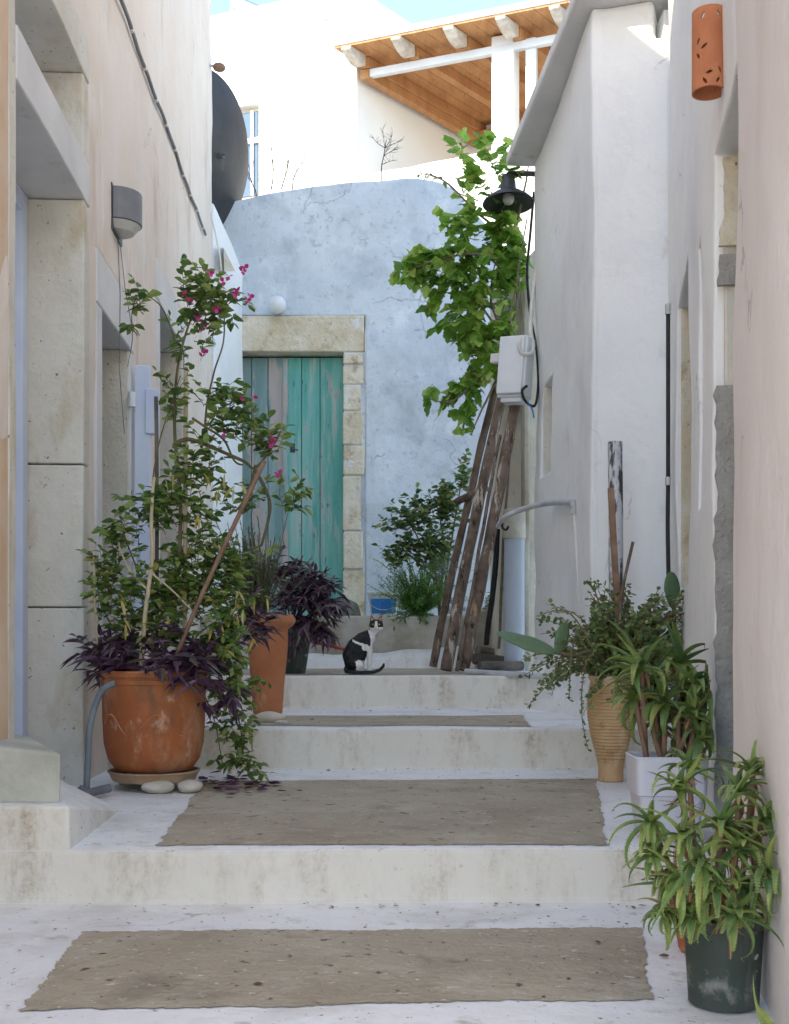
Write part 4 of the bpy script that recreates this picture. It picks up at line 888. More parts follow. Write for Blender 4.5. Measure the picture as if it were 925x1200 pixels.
# canes tied into the climber
def cane(pp,r,m,label,cat='cane'):
    q=curve([P(*a) for a in pp],4); mb=MB(); mb.tube(q,r,8); tag(mb.build('garden_cane',m,loc=q[0],smooth=True),label,cat)
cane([(216,800,5.05),(217,690,5.06),(218,430,5.08)],.010,mat['bamboo'],'straight pale garden cane standing in the large terracotta pot')
cane([(184,800,5.12),(184,560,5.16),(183,465,5.18)],.009,mat['greywood'],'dark thin garden cane behind the pale curved stem in the large pot')
cane([(206,770,4.95),(240,690,4.9),(310,540,4.85)],.010,mat['brownstick'],'brown stick leaning to the right out of the large terracotta pot')
cane([(110,650,5.0),(112,720,5.0),(118,795,5.05)],.006,mat['bamboo'],'short pale thin cane at the left rim of the large pot')
for i,(px,py,r) in enumerate([(168,797,.022),(190,798,.026),(214,797,.024),(143,799,.016)]):
    q=P(px,py,4.87); mb=MB(); mb.add(*blob(q,(r*1.3,r,r*.7),i+9,amp=.1)); tag(mb.build('pebble',mat['metalwhite'],loc=q,smooth=True),['round white pebble on the pot soil left of the tallest stem base','largest white pebble at the middle of the pot rim','white pebble at the right of the pot rim','tiny white pebble at the left of the pot rim'][i],'pebble','white pebbles in the large pot')
# hose and elbow pipe beside the pot
p=curve([P(135,800,4.72),P(118,812,4.72),P(106,850,4.7),P(103,900,4.68),P(101,932,4.66)],6)
mb=MB(); mb.tube(p,.013,8); hz=mb.build('garden_hose',mat['hose'],loc=p[-1],smooth=True); tag(hz,'grey hose bending down the wall left of the large terracotta pot','hose')
mb=MB(); a=P(97,937,4.6); b=P(128,922,4.72); a.z=.19; b.z=.2; mb.tube([a,b],.018,10); mb.tube([a+Vector((-.02,0,-.01)),a+Vector((.01,0,.02))],.026,10); mb.build('end_fitting',mat['metalgrey'],hz,smooth='auto')

# urn with rosemary on the third step
uc=Vector((P(314,0,6.85).x,6.85,.372))
urn=thing('potted_rosemary','tall orange urn shaped pot with grey green rosemary on the second step','potted plant',uc)
mb=MB(); Hh=(828-712)/F*6.85
pr=[(.082,0),(.088,.01),(.09,.05),(.10,.20),(.115,.34),(.122,.44),(.120,.47),(.120,Hh-.09),(.122,Hh-.085),(.15,Hh-.065),(.163,Hh-.045),(.165,Hh-.03),(.150,Hh),(.14,Hh),(.13,Hh-.05)]
mb.lathe(uc,pr,40); mb.build('pot',mat['terralight'],urn,smooth='auto')
mb=MB(); mb.lathe(uc,[(.001,Hh-.02),(.139,Hh-.015)],24); mb.build('soil',mat['soil'],urn)
rm=MB(); rs_=MB(); hub=uc+Vector((-.05,0,Hh-.05))
for i in range(190):
    px=rnd.gauss(290,24); py=rnd.gauss(652,20); tgt=P(px,py,6.6+rnd.gauss(0,.1)); d=tgt-hub; pts=path(hub+rv(.015),d,d.length*rnd.uniform(.8,1.15),7,.10,.0)
    rs_.tube(pts,.0022,4,caps=False)
    for k in range(2,8):
        for q in range(13):
            c=pts[k-1].lerp(pts[k],q/13); dd=(pts[k]-pts[k-1]).normalized(); leaf(rm,c,dd*.9+rv(.5),.028,.0045,'needle',0)
rm.build('needles',L_ros,urn); rs_.build('stems',mat['barkbr'],urn)
for i,(px,py,Y,r,z,l) in enumerate([(270,828,5.95,.04,.40,'white stone beside the foot of the orange urn'),(316,832,6.2,.075,.385,'flat rough stone in front of the orange urn'),(330,840,6.05,.03,.375,'small beige pebble at the edge of the step by the urn')]):
    q=Vector((P(px,0,Y).x,Y,z)); mb=MB(); mb.add(*blob(q,(r*1.2,r,r*.5),i+20,amp=.15)); tag(mb.build('stone',mat['metalwhite' if i==0 else 'pebble'],loc=q,smooth=True),l,'stone')

# dark pot with purple plant on the top step
dc=Vector((P(343,0,7.95).x,7.95,.58))
dpot=thing('potted_purple_plant','dark pot overflowing with deep purple leaves in front of the turquoise door','potted plant',dc)
mb=MB(); mb.lathe(dc,[(.085,0),(.09,.01),(.12,.20),(.15,.33),(.155,.345),(.155,.36),(.14,.36),(.13,.3)],36); mb.build('pot',mat['darkpot'],dpot,smooth='auto')
mb=MB(); mb.lathe(dc,[(.001,.34),(.139,.335)],24); mb.build('soil',mat['soil'],dpot)
pu=MB(); ps=MB(); c=dc+Vector((0,0,.38))
def pc2(px,py,rx,ry,n): cloud(pu,ps,P(px,py,7.9),(rx/171,.15,ry/171),n,.16,'lance',.10,.028,8,hub=c,grav=.14,sr=.004,droop=.35,up=.2)
pc2(350,690,34,34,60); pc2(330,670,20,20,16); pc2(380,695,16,26,20); pc2(372,735,18,18,16); pc2(345,730,26,16,18)
for k in range(14): q=P(350+rnd.gauss(0,16),690+rnd.gauss(0,14),7.9); ps.tube([c-Vector((0,0,.05)),(c+q)/2+rv(.01),q],.005,5)
pu.build('purple_leaves',L_pur,dpot); ps.build('stems',L_pur,dpot,smooth=True)

# ================================================================== RAISED BED PLANTS
rb=P(505,715,10.1); rose=thing('rose_bush','rose bush with small glossy leaves against the blue wall left of the leaning poles','bush',(rb.x,rb.y,1.02))
lv=MB(); st=MB(); s=F/10.1
for pp in ([(515,722,10.1),(510,670,10.1),(490,630,10.1),(475,605,10.1)],[(518,722,10.1),(525,660,10.1),(535,600,10.1),(542,555,10.1)],[(515,722,10.1),(520,640,10.1),(512,590,10.1)],[(510,680,10.1),(480,650,10.1),(465,640,10.1)]): stem(st,pp,.012,.004)
for (px,py,rx,ry,n) in [(478,610,24,16,14),(500,595,24,18,14),(520,600,22,26,14),(490,640,30,20,20),(515,640,20,24,14),(545,560,8,20,6),(465,650,12,14,6),(530,575,12,14,6)]:
    cloud(lv,st,P(px,py,10.1),(rx/s,.12,ry/s),int(n*1.8),.20,'ov',.075,.055,7)
lv.build('foliage',L_rose,rose); st.build('stems',mat['stem'],rose,smooth=True)
fb=P(492,722,9.85); fern=thing('asparagus_fern','bright green feathery fern spilling over the raised bed edge behind the cat','fern',(fb.x,fb.y,1.02))
lv=MB(); st=MB(); hub=fb+Vector((0,0,0)); hub.z=1.02
for i in range(230):
    tgt=P(rnd.gauss(490,17),rnd.gauss(690,18),9.8+rnd.gauss(0,.12)); d=tgt-hub; pts=path(hub,d,d.length*1.15,7,.25,.05); st.tube(pts,.0018,3,caps=False)
    for k in range(3,8):
        for q in range(10):
            c=pts[k-1].lerp(pts[k],q/10); dd=(pts[k]-pts[k-1]).normalized(); leaf(lv,c,dd*.6+rv(.6),.040,.0075,'needle',.1)
lv.build('fronds',L_fern,fern); st.build('stems',mat['stem'],fern)
sb=P(515,690,9.95); sh_=thing('silver_shrub','small silvery leaved shrub between the rose and the fern','shrub',(sb.x,sb.y,1.02))
lv=MB(); st=MB()
cloud(lv,st,P(518,668,9.95),(.10,.10,.09),26,.14,'lance',.06,.012,9); cloud(lv,st,P(535,712,9.9),(.07,.1,.12),14,.14,'lance',.06,.012,9); st.tube([Vector((sb.x,sb.y,1.0)),P(516,680,9.95)],.006,6)
lv.build('foliage',L_grey,sh_); st.build('stems',mat['stem'],sh_)
# dark weeds behind the poles
wb=P(572,700,9.6); wd=thing('weeds','dark green weeds behind the foot of the leaning poles','weed',(wb.x,wb.y,1.02)); lv=MB(); st=MB()
cloud(lv,st,P(570,715,9.65),(.10,.08,.2),26,.16,'ov',.05,.02,8); lv.build('foliage',L_boug,wd); st.build('stems',mat['stem'],wd)

# ================================================================== GRAPE VINE
vb=P(600,600,8.8); vine=thing('grape_vine','grape vine with bright green lobed leaves climbing round the dish lamp','vine',(vb.x,vb.y,.6))
lv=MB(); st=MB(); yl2=MB()
Yv=8.6
for pp in ([(585,760,9.0),(590,640,8.9),(598,520,8.8),(596,440,8.75),(588,380,8.7),(600,320,8.6),(604,270,8.6),(590,220,8.6),(570,180,8.6)],
           [(600,330,8.6),(570,300,8.55),(530,300,8.5),(500,310,8.5),(478,315,8.5)],[(590,400,8.7),(565,360,8.6),(540,340,8.5)],[(592,430,8.7),(560,445,8.6),(530,470,8.5),(505,468,8.5)],
           [(600,280,8.6),(560,250,8.55),(525,215,8.6),(500,203,9.5)],[(604,270,8.6),(615,220,8.5),(620,190,8.5)],[(596,400,8.6),(608,340,8.5),(602,300,8.5)],[(588,390,8.6),(575,350,8.6),(580,310,8.6)],[(590,430,8.7),(565,480,8.5),(552,510,8.5)]): stem(st,pp,.011,.004)
def VB(px,py,rx,ry,n,L=.20,nl=7,ll=.095,Y=Yv):
    s=F/Y; cloud(lv,st,P(px,py,Y),(rx/s,.16,ry/s),n,L,'vine',ll,ll*.95,nl,sr=.003,droop=.35,up=.1,hub=P(600,300,Y+.5),shell=.45)
for a in [(545,300,30,28,12),(575,270,30,34,13),(590,315,28,34,12),(560,335,34,30,13),(525,325,26,22,9),(500,300,16,14,5),(485,318,16,12,6),(470,305,8,7,2),(540,250,16,18,5),(560,215,22,24,5),(580,180,22,20,4),(545,170,14,12,2),(600,215,16,30,4),
          (560,375,26,22,9),(545,400,22,16,6),(585,380,18,20,7),(575,420,22,26,10),(555,440,16,18,6),(520,462,20,8,4),(550,485,12,16,4),(595,290,18,24,9),(505,350,14,12,2),(525,372,14,10,3),(545,505,6,6,1),(590,160,10,10,1)]: VB(*a)
for (px,py,rx,ry,n) in [(572,400,14,26,10),(588,360,8,24,6),(556,410,10,10,5)]:
    s=F/8.8; cloud(yl2,st,P(px,py,8.8),(rx/s,.1,ry/s),n,.15,'ov',.05,.035,8)
lv.build('vine_leaves',L_vine,vine); yl2.build('ivy_leaves',L_boug,vine); st.build('stems',mat['barkbr'],vine,smooth=True)
vt=[]; st=MB(); lv=MB()
p=stem(st,[(560,235,9.5),(535,225,10.3),(520,212,11.1),(500,205,11.2),(488,205,11.25)],.006,.003)
for i in range(16): 
    q=p[int(len(p)*.45)+i%int(len(p)*.5)]; leaf(lv,q,rv()+Vector((0,0,.5)),.05,.035,'ov')
tag(None or st.build('wall_runner',mat['barkbr'],loc=p[0]),'thin leafy runner creeping along the top of the blue wall','vine'); lv.build('leaves',L_rose,bpy.data.objects['wall_runner'])
# dead plants above the wall
def bare(name,px,y0,y1,Y,label,seed,w=.5,br=5):
    r2=random.Random(seed); b=P(px,y0,Y); Hh=(y0-y1)/F*Y; mb=MB()
    def grow(p,d,L,r,dep):
        pts=[p]
        for i in range(5): d=(d+Vector((r2.gauss(0,.12),r2.gauss(0,.12),r2.gauss(0,.08)))).normalized(); pts.append(pts[-1]+d*L/5)
        mb.tube(pts,tap(pts,r,r*.6),4,caps=False)
        if dep>0:
            for k in range(br): t=r2.randint(2,5); grow(pts[t],d+Vector((r2.gauss(0,w),r2.gauss(0,w),.2)),L*r2.uniform(.3,.55),r*.5,dep-1)
    grow(b,Vector((0,0,1)),Hh,.008,2); tag(mb.build(name,mat['darkbark'],loc=b),label,'dead plant')
bare('dead_plant',318,222,172,11.9,'leftmost bare dead plant above the blue wall beside the window',1,.35,4)
bare('dead_plant',330,222,182,11.9,'second bare dead plant above the blue wall, slightly shorter',2,.35,4)
bare('dead_plant',343,222,188,11.9,'rightmost of the three bare dead plants above the blue wall',3,.3,4)
bare('dead_plant',301,232,190,11.9,'bare twigs in front of the upper window, left of the three dead plants',5,.35,4)
bare('dead_shrub',447,212,162,11.9,'single bare shrub with a round top above the middle of the blue wall',4,1.0,7)

# ================================================================== RIGHT POTS
rc=Vector((P(716,0,5.25).x,5.25,.165))
jade=thing('potted_jade_plant','ribbed buff clay pot with trailing jade plant and cactus pads','potted plant',rc)
prof=[(.052,0),(.058,.004),(.056,.05),(.060,.09)]
z=.09; Hj=.48
while z<Hj-.03:
    t=(z-.09)/(Hj-.12); r=.060+.046*math.sin(min(1,t*1.25)*math.pi*.56) - (.018*max(0,(t-.75)/.25)**1.5)
    prof+= [(r,z),(r+.0035,z+.004),(r+.0035,z+.009),(r,z+.013)]; z+=.015
prof+=[(.092,Hj-.025),(.102,Hj-.012),(.102,Hj),(.09,Hj),(.085,Hj-.04)]
mb=MB(); mb.lathe(rc,prof,48); mb.build('pot',mat['ribbed'],jade,smooth='auto')
mb=MB(); mb.lathe(rc,[(.001,Hj-.02),(.09,Hj-.018)],24); mb.build('soil',mat['soil'],jade)
lv=MB(); st=MB(); hub=rc+Vector((.02,0,Hj-.02))
for i in range(260):
    px=rnd.gauss(740,36); py=rnd.gauss(733,20); tgt=P(px,py,5.25+rnd.gauss(0,.10)); d=tgt-hub; g=.12 if px>680 else .2
    pts=path(hub+rv(.02),d+Vector((0,0,.12)),d.length*1.2,7,.35,g); st.tube(pts,tap(pts,.0045,.0015),5,caps=False)
    for k in range(2,8):
        for q in range(6):
            c=pts[k-1].lerp(pts[k],q/6)+rv(.005); leaf(lv,c,rv(),rnd.uniform(.018,.030),.021,'round',0)
for pp in [[(705,790,5.1),(690,770,5.05),(683,800,5.02),(682,840,5.0),(690,880,5.0)],[(700,785,5.1),(676,745,5.05),(668,790,5.0),(668,820,5.0)],[(700,770,5.1),(670,720,5.05),(640,718,5.05),(632,730,5.05)],[(720,770,5.1),(700,700,5.1),(688,682,5.1),(705,685,5.1)],[(790,760,5.2),(810,790,5.1),(815,740,5.1),(800,700,5.2)],[(690,770,5.05),(660,770,5.05),(650,790,5.0)]]:
    p=stem(st,pp,.004,.0015,5)
    for c in p:
        for q in range(3): leaf(lv,c+rv(.004),rv(),rnd.uniform(.012,.02),.014,'round',0)
lv.build('jade_leaves',L_jade,jade); st.build('stems',mat['brownstick'],jade,smooth=True)
def pad(c,L,W,T,d,nrm):
    d=d.normalized(); nrm=(nrm-d*nrm.dot(d)).normalized(); s_=d.cross(nrm); bm=bmesh.new(); bmesh.ops.create_uvsphere(bm,u_segments=28,v_segments=18,radius=1)
    vs=[]
    for v in bm.verts:
        t=v.co.z; w=W*(1-.22*(1-t)*.5*1.0 if t<0 else 1); vs.append(c+d*(t*L/2)+s_*(v.co.x*w/2)+nrm*(v.co.y*T/2)*(1+.04*nz(v.co,4)))
    fs=[tuple(v.index for v in f_.verts) for f_ in bm.faces]; bm.free(); mb=MB(); mb.add(vs,fs,rnd.random()*.6); return mb
pad(P(617,753,5.05),.27,.115,.022,P(655,766,5.05)-P(585,742,5.1),Vector((.1,-.55,.83))).build('cactus_pad',L_pad,jade,smooth=True)
pad(P(658,748,5.05),.15,.07,.02,P(666,718,5.1)-P(650,770,5.05),Vector((.5,-1,.3))).build('cactus_pad',L_pad,jade,smooth=True)
pad(P(788,692,5.35),.175,.085,.022,P(787,668,5.35)-P(790,712,5.35),Vector((.3,-1,.1))).build('cactus_pad',L_pad,jade,smooth=True)
mb=MB(); mb.tube(curve([hub,P(700,765,5.1),P(672,768,5.05),P(655,765,5.05)],5),.010,7); mb.tube(curve([hub,P(760,760,5.3),P(788,735,5.35),P(789,705,5.35)],5),.010,7); mb.build('cactus_stem',mat['stem'],jade,smooth=True)
stick('garden_stake',[(729,775,5.2),(722,680,5.2),(716,572,5.2)],.018,mat['brownstick'],'brown wooden stake in front of the flaking white post',n=4)
stick('thin_stick',[(724,745,5.15),(730,690,5.15),(742,635,5.1)],.007,mat['polewood'],'thin dark stick slanting right of the brown stake',n=6)
# white planter with aloe
wc=Vector((P(781,0,3.72).x,3.72,.165))
plt=thing('aloe_planter','rectangular white plastic planter full of spiky aloe','planter',wc)
mb=MB()
def ringbox(mb,c,levels,nseg=5):
    vs=[];n=None
    for (w_,d_,z,r) in levels:
        ring=[]
        for (sx,sy,a0) in ((1,1,0),(-1,1,90),(-1,-1,180),(1,-1,270)):
            for k in range(nseg+1):
                a=R(a0+90*k/nseg); ring.append(Vector((c.x+sx*(w_/2-r)+r*math.cos(a),c.y+sy*(d_/2-r)+r*math.sin(a),c.z+z)))
        n=len(ring); vs+=ring
    m=len(levels); mb.add(vs,[(i*n+k,i*n+(k+1)%n,(i+1)*n+(k+1)%n,(i+1)*n+k) for i in range(m-1) for k in range(n)]+[tuple(range(n-1,-1,-1)),tuple((m-1)*n+k for k in range(n))])
ringbox(mb,wc,[(.175,.15,0,.02),(.18,.155,.01,.02),(.205,.18,.14,.025),(.207,.182,.145,.025),(.222,.195,.15,.025),(.232,.205,.262,.028),(.236,.209,.268,.028),(.228,.20,.272,.028),(.215,.188,.268,.025),(.205,.178,.22,.025)])
mb.build('planter_box',mat['whiteplastic'],plt,smooth='auto')
mb=MB(); mb.box(wc+Vector((0,0,.235)),(.2,.17,.02)); mb.build('soil',mat['soil'],plt)
def aloe_leaf(mb,p,d,L,W,curl,var,T=.28,wall=None):
    d=d.normalized(); s_=d.cross(Vector((0,0,1))); s_=s_.normalized() if s_.length>1e-3 else Vector((1,0,0)); n=9; c=p.copy(); tw=rnd.gauss(0,.6); vs=[];cs=[]
    up=s_.cross(d)
    for i in range(n+1):
        t=i/n; w_=W*(1-t**1.6)*.5+.0006; u=s_.cross(d).normalized()
        if wall is not None and c.x>wall(c.y): c.x=wall(c.y)
        vs+= [c-s_*w_+u*w_*.35,c-u*w_*T*1.6,c+s_*w_+u*w_*.35,c+u*w_*.05]; cs.append((c.copy(),w_,u.copy()))
        rotm=Matrix.Rotation(curl/n*(.4+1.2*t),3,s_); d=rotm@d; d=Matrix.Rotation(tw/n,3,Vector((0,0,1)))@d; s_=Matrix.Rotation(tw/n,3,Vector((0,0,1)))@s_; c=c+d*(L/n)
    fs=[(i*4+k,i*4+(k+1)%4,(i+1)*4+(k+1)%4,(i+1)*4+k) for i in range(n) for k in range(4)]+[(0,1,2,3),(n*4+3,n*4+2,n*4+1,n*4)]
    mb.add(vs,fs,var)
    for i in range(0,n):
        for h in (0.0,.5):
            t=i+h; a=cs[i]; b=cs[i+1]; cc=a[0].lerp(b[0],h); w_=a[1]*(1-h)+b[1]*h; u=a[2]; dd=(b[0]-a[0]).normalized()
            for sg in (-1,1):
                q=cc+s_*sg*w_*.97+u*w_*.35; mb.add([q-dd*.0018,q+dd*.0018,q+s_*sg*.0032+dd*.001],[(0,1,2)],1)
def rosette(mb,dm,p,axis,n,L,W,wall=None,dead=2):
    axis=axis.normalized(); a0=rnd.random()*6
    x=axis.orthogonal().normalized(); y=axis.cross(x)
    for i in range(n):
        a=a0+i*2.4; t=i/n; el=.35+1.0*t; d=(x*math.cos(a)+y*math.sin(a))*math.cos(el)+axis*math.sin(el)
        l=L*rnd.uniform(.75,1.15)*(1-.35*t)
        aloe_leaf(mb,p+axis*(.012*t)+d*W*.2,d,l*rnd.uniform(.9,1.45),W*rnd.uniform(.8,1.3),-rnd.uniform(.3,3.6)*(1-.35*t),min(1,rnd.random()*.75+.3*(1-t)*rnd.random()),wall=wall)
    for i in range(dead):
        a=rnd.random()*6.28; d=(x*math.cos(a)+y*math.sin(a))-Vector((0,0,1.2)); aloe_leaf(dm,p-axis*rnd.uniform(.005,.03),d,L*rnd.uniform(.4,.8),W*rnd.uniform(.4,.8),rnd.uniform(-2,2),rnd.random(),T=.1,wall=wall)
wallx=lambda y: .384+.176*y-.03
al=MB(); dm=MB(); st=MB(); base=wc+Vector((0,0,.25))
for (px,py,Y,n,L,ax) in [(752,785,3.66,9,.17,(-.3,-.3,1)),(795,780,3.8,9,.17,(.1,-.1,1)),(820,805,3.72,9,.15,(.6,-.3,.7)),(780,825,3.68,8,.13,(0,-.4,1)),(765,805,3.8,8,.16,(-.1,.2,1)),(810,840,3.64,8,.11,(.3,-.5,.9)),(745,820,3.72,7,.12,(-.5,-.2,.9)),(840,845,3.75,7,.12,(.6,-.3,.8)),(775,850,3.85,9,.14,(-.1,-.2,1)),(800,820,3.85,10,.17,(0,-.2,1)),(760,830,3.8,9,.15,(-.3,-.2,1)),(825,825,3.85,9,.14,(.3,-.3,1)),(795,865,3.8,8,.12,(.1,-.3,1)),(830,865,3.6,7,.10,(.4,-.8,.6))]:
    q=P(px,py,Y); q.x=min(q.x,wallx(Y)-.03); rosette(al,dm,q,Vector(ax)+Vector((rnd.gauss(0,.3),-.5,-.1)),n+4,L*1.1,.027,wall=wallx,dead=4)
    b=base+Vector(((q.x-base.x)*.6,rnd.gauss(0,.03),0)); pp=curve([b,(b+q)/2+Vector((0,0,-.01)),q],5); st.tube(pp,.009,7)
al.build('aloe_leaves',L_aloe,plt); dm.build('dry_leaves',L_dry,plt); st.build('aloe_stems',mat['brownstick'],plt,smooth=True)
# green plastic pot with aloe
gc=Vector((P(848,0,2.54).x,2.54,0.004))
gp_=thing('potted_aloe','sprawling aloe in a dark green plastic nursery pot with white paint spots, nearest the camera','potted plant',gc)
mb=MB(); mb.lathe(gc,[(.072,0),(.076,.003),(.0765,.02),(.086,.172),(.090,.175),(.091,.194),(.085,.195),(.082,.15)],44); mb.build('pot',mat['darkpot'],gp_,smooth='auto')
mb=MB(); mb.lathe(gc,[(.001,.172),(.083,.168)],24); mb.build('soil',mat['soil'],gp_)
al=MB(); dm=MB(); st=MB(); base=gc+Vector((0,0,.165))
spec=[(790,930,2.5,9,.12,(-.5,-.3,.8)),(765,965,2.48,9,.11,(-.7,-.4,.5)),(800,985,2.40,10,.12,(-.2,-.7,.8)),(838,965,2.42,10,.13,(0,-.6,.9)),(868,930,2.5,9,.12,(.1,-.2,1)),(895,905,2.6,9,.11,(.3,-.2,1)),(830,1010,2.36,9,.12,(0,-.9,.5)),(870,995,2.4,9,.12,(.3,-.7,.6)),(900,960,2.46,9,.11,(.4,-.3,.7)),(795,1035,2.36,8,.09,(-.6,-.5,.4)),(852,1068,2.33,7,.105,(-.05,-1,.25)),(905,1025,2.36,8,.11,(.2,-.8,.4)),(880,1045,2.4,8,.09,(.3,-.7,.4)),(815,900,2.6,7,.10,(-.2,-.1,1)),(820,1055,2.38,7,.08,(-.3,-.8,.3)),(850,985,2.5,8,.11,(0,0,1)),(775,1000,2.45,7,.09,(-.6,-.4,.5)),(790,1065,2.42,7,.08,(-.7,-.5,.2)),(812,1078,2.4,7,.07,(-.4,-.8,.1)),(880,1075,2.42,7,.07,(.3,-.8,.1)),(850,1035,2.34,8,.09,(0,-1,.4)),(775,1035,2.5,7,.08,(-.7,-.2,.4)),(890,985,2.52,8,.1,(.1,.0,1))]
for (px,py,Y,n,L,ax) in spec:
    q=P(px,py,Y); q.x=min(q.x,wallx(Y)-.005); q+=rv(.008); q.x=min(q.x,wallx(Y)-.005); rosette(al,dm,q,Vector(ax)+Vector((rnd.gauss(0,.35),-.3,rnd.gauss(0,.2))),n+5,L*rnd.uniform(.75,1.15),.0155,wall=lambda y:wallx(y)+.02,dead=6)
    b=base+Vector(((q.x-base.x)*.35,rnd.gauss(0,.02),0)); pp=curve([b,(b*.6+q*.4)+rv(.01),q],5); st.tube(pp,.0065,7)
al.build('aloe_leaves',L_aloe,gp_); dm.build('dry_leaves',L_dry,gp_); st.build('aloe_stems',mat['brownstick'],gp_,smooth=True)
tc=Vector((.806,2.98,0.004))
tp=thing('terracotta_pot','small low terracotta pot half hidden behind the dark green pot','pot',tc)
mb=MB(); mb.lathe(tc,[(.066,0),(.070,.004),(.082,.08),(.087,.082),(.089,.11),(.082,.11),(.078,.08)],36); mb.build('pot',mat['terra'],tp,smooth='auto')
mb=MB(); mb.lathe(tc,[(.001,.095),(.081,.092)],24); mb.build('soil',mat['soil'],tp)
cc=Vector((P(908,0,2.12).x,2.12,0.004)); ca=thing('small_potted_aloe','young aloe whose leaf tips show at the bottom right corner','potted plant',cc)
mb=MB(); mb.lathe(cc,[(.035,0),(.042,.03),(.045,.032),(.045,.042),(.04,.042)],30); mb.build('pot',mat['terra'],ca,smooth='auto'); mb=MB(); mb.lathe(cc,[(.001,.036),(.04,.036)],20); mb.build('soil',mat['soil'],ca)
al=MB(); dm=MB()
for (dx,dz,cu) in ((-.6,1.2,.5),(.3,1,-1.2),(.9,.8,-1),(-.2,.9,-1),(.5,.6,-.6)): aloe_leaf(al,cc+Vector((0,0,.04)),Vector((dx,-.2,dz)),.15,.022,cu,rnd.random())
al.build('aloe_leaves',L_aloe,ca)

# ================================================================== CAT
s=F/7.72; co=Vector((P(424,0,7.72).x,7.72,.583))
def cap(bm,a,b,ra,rb_,n=10):
    a=Vector(a);b=Vector(b)
    steps_=max(2,int((b-a).length/(min(ra,rb_)*.35)))
    for i in range(steps_+1):
        t=i/steps_; bmesh.ops.create_icosphere(bm,subdivisions=2,radius=ra+(rb_-ra)*t,matrix=Matrix.Translation(a.lerp(b,t)))
bm=bmesh.new()
def chain(pts):
    for p,q in zip(pts[:-1],pts[1:]): cap(bm,p[:3],q[:3],p[3],q[3])
chain([(-.055,0,.062,.060),(-.072,0,.13,.060),(-.045,0,.19,.054),(.0,-.005,.235,.046),(.045,-.01,.262,.036),(.075,-.015,.285,.031),(.092,-.02,.312,.036)])
chain([(-.03,0,.10,.052),(.005,0,.17,.050),(.04,-.008,.22,.040),(.06,-.012,.24,.034)])
for sy in (-1,1):
    chain([(.045,sy*.022-.005,.19,.030),(.052,sy*.024-.005,.12,.020),(.050,sy*.024-.005,.05,.0135),(.052,sy*.024-.005,.018,.014),(.068,sy*.024-.01,.013,.014)])
    chain([(-.055,sy*.035,.085,.050),(-.015,sy*.05,.055,.034),(-.035,sy*.055,.028,.020),(.012,sy*.055,.014,.0145),(.03,sy*.055,.013,.013)])
tail=[(-.105,.01,.035,.018),(-.10,-.06,.020,.015),(-.05,-.10,.015,.014),(.02,-.105,.014,.013),(.085,-.10,.016,.013),(.125,-.10,.032,.012),(.146,-.10,.055,.011),(.150,-.10,.070,.008)]
chain(tail)
hd=Vector((.098,-.030,.325))
def sph(c,r,sc=(1,1,1)): bmesh.ops.create_icosphere(bm,subdivisions=3,radius=1,matrix=Matrix.Translation(c)@Matrix.Diagonal((r*sc[0],r*sc[1],r*sc[2],1)))
sph(hd,.045,(1.08,.95,.92)); sph(hd+Vector((0,-.033,-.013)),.0205,(1.15,.9,.8)); sph(hd+Vector((-.024,-.02,-.012)),.022); sph(hd+Vector((.024,-.02,-.012)),.022)
for sx in (-1,1):
    m4=Matrix.Translation(hd+Vector((sx*.029,.0,.048)))@Matrix.Rotation(R(sx*12),4,'Y')@Matrix.Diagonal((1,.55,1,1))
    bmesh.ops.create_cone(bm,cap_ends=True,segments=14,radius1=.021,radius2=.003,depth=.052,matrix=m4)
me=bpy.data.meshes.new('cat_src'); bm.to_mesh(me); bm.free(); tmp=bpy.data.objects.new('cat_src',me); C.objects.link(tmp)
md=tmp.modifiers.new('r','REMESH'); md.mode='VOXEL'; md.voxel_size=.0042
md=tmp.modifiers.new('s','SMOOTH'); md.factor=.5; md.iterations=5
dg=bpy.context.evaluated_depsgraph_get(); me2=bpy.data.meshes.new_from_object(tmp.evaluated_get(dg)); me2.name='body'
bpy.data.objects.remove(tmp)
furb=surf('black_fur',(.010,.010,.011),(.022,.021,.022),30,rough=.6,bump=.5,bscale=160,spec=.35)
furw=surf('white_fur',(.74,.73,.70),(.82,.81,.79),20,rough=.8,bump=.5,bscale=160)
me2.materials.clear(); me2.materials.append(furb); me2.materials.append(furw)
for p in me2.polygons:
    c=p.center; x,y,z=c; nn=.010*noise.noise(c*40)+.012*noise.noise(c*16); white=False
    h=c-hd
    if z>.283 and x>.045:     # head: white muzzle, blaze between the eyes and chin
        if h.y<-.012 and (h.z<-.014+nn*.3 or abs(h.x)<.0085+.28*max(0,.004-h.z)*1.0+nn*.2 and h.z<.028): white=True
        if h.z<-.028: white=True
    else:
        if y>-.085 or z>.08:
            front=(x-.012-(.262-z)*-.05)  # chest and front legs
            if x+nn>.060-.10*max(0,z-.2) - (.0 if z>.16 else .030) and z>.0 : white=True
            if y<.0 and (x+.052)**2/.0012+((z-.058)/1.1)**2/.0013 < 0: white=True
            if y<-.01 and -.032+nn<x<.030+nn and z<.092+nn and y>-.086: white=True          # inner hind leg patch
            d=abs((z-.205+nn)-(-.55)*(x+.02)); 
            if y<.01 and -.085<x<.06 and -.06<x and d<.011+max(0,x+.02)*.2+nn*.4: white=True              # band over the shoulder
    p.material_index=1 if white else 0; p.use_smooth=True
me2.attributes.new('var','FLOAT','FACE')
cat=thing('cat','black and white cat sitting on the top step looking at the camera','cat',co)
cb=bpy.data.objects.new('body',me2); C.objects.link(cb); cb.parent=cat
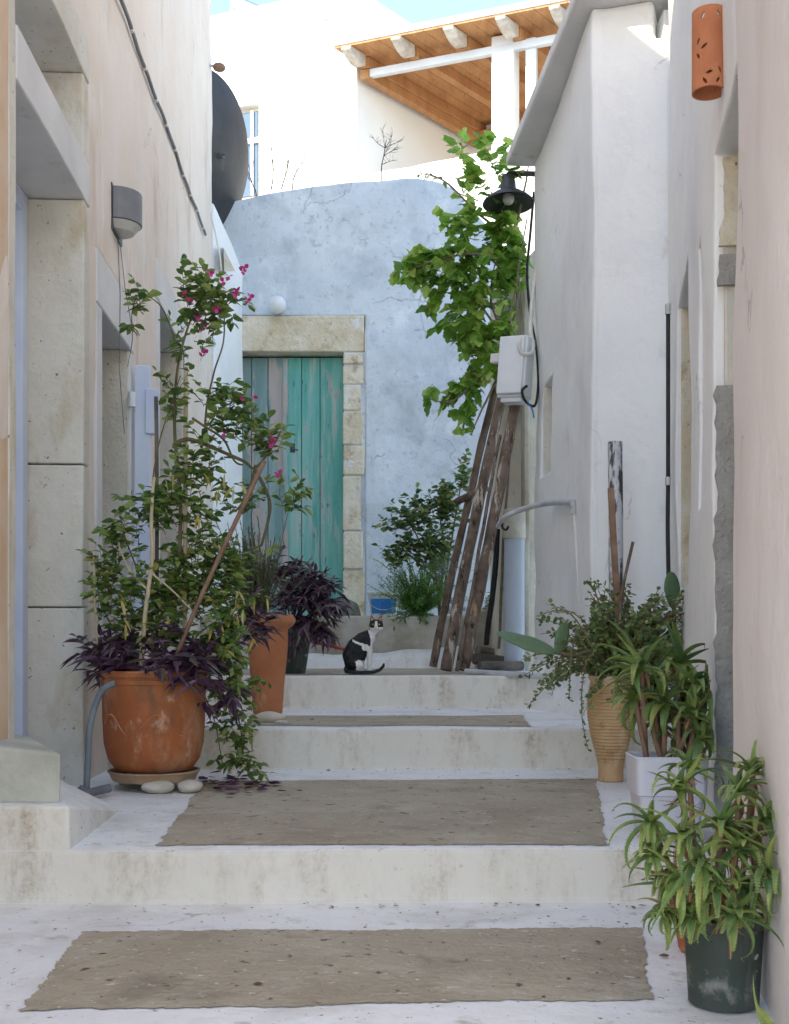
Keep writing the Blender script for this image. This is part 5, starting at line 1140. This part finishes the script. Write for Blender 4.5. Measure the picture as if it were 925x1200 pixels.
eye=surf('cat_eye',(.42,.42,.05),(.55,.50,.08),90,rough=.1,bump=0,spec=.8); nose=surf('cat_nose',(.45,.2,.2),(.5,.25,.24),9,bump=0)
for sx in (-1,1):
    mb=MB(); e=co+hd+Vector((sx*.0185,-.0385,.006)); mb.add(*blob(e,(.0085,.006,.0065),0,amp=0,nn=2)); eo=mb.build('eye',eye,cat,smooth=True)
    mb=MB(); mb.add(*blob(e+Vector((0,-.0048,0)),(.0022,.002,.0055),0,amp=0,nn=2)); mb.build('pupil',mat['black'],eo,smooth=True)
    mb=MB(); m_=Matrix.Rotation(R(sx*12),3,'Y'); q=co+hd+Vector((sx*.029,-.0105,.046)); mb.add([q+m_@Vector((-.011,-.001,-.012)),q+m_@Vector((.011,-.001,-.012)),q+m_@Vector((0,.006,.016))],[(0,1,2)]); mb.build('inner_ear',nose,cat)
mb=MB(); mb.add(*blob(co+hd+Vector((0,-.0525,-.009)),(.005,.003,.0035),0,amp=0,nn=2)); mb.build('nose',nose,cat,smooth=True)

# ================================================================== LITTER
def litter(name,m,items,label=None):
    mb=MB()
    for (x,y,z,s_) in items:
        for _ in range(1):
            d=Vector((rnd.gauss(0,1),rnd.gauss(0,1),0)); leaf(mb,Vector((x,y,z+.006)),d,s_,s_*rnd.uniform(.35,.7),'ov',-.0,roll=rnd.uniform(-.4,.4))
    return tag(mb.build(name,m),kind='stuff')
it=[]
for (z,y0,y1,n,x0,x1) in ((0,2.5,3.5,120,-1.1,.8),(.165,3.6,5.7,150,-.95,.9),(.366,5.85,7.48,130,-.8,.8),(.578,7.6,9.3,30,-.7,.8)):
    for i in range(n):
        y=y0+(y1-y0)*rnd.random()**(.5 if i%2 else 1.2); 
        if i%3==0: y=y1-abs(rnd.gauss(0,.05))
        it.append((rnd.uniform(x0,x1),y,z,rnd.uniform(.004,.016) if i%7 else rnd.uniform(.014,.03)))
litter('dry_litter',mat['dirtpaper'],it)
it=[]
for i in range(70): 
    p_=G(rnd.gauss(285,26),rnd.gauss(920,7),.165); it.append((p_[0],p_[1],.17+rnd.random()*.01,rnd.uniform(.03,.08)))
o=litter('purple_litter',mat['purplelitter'],it)
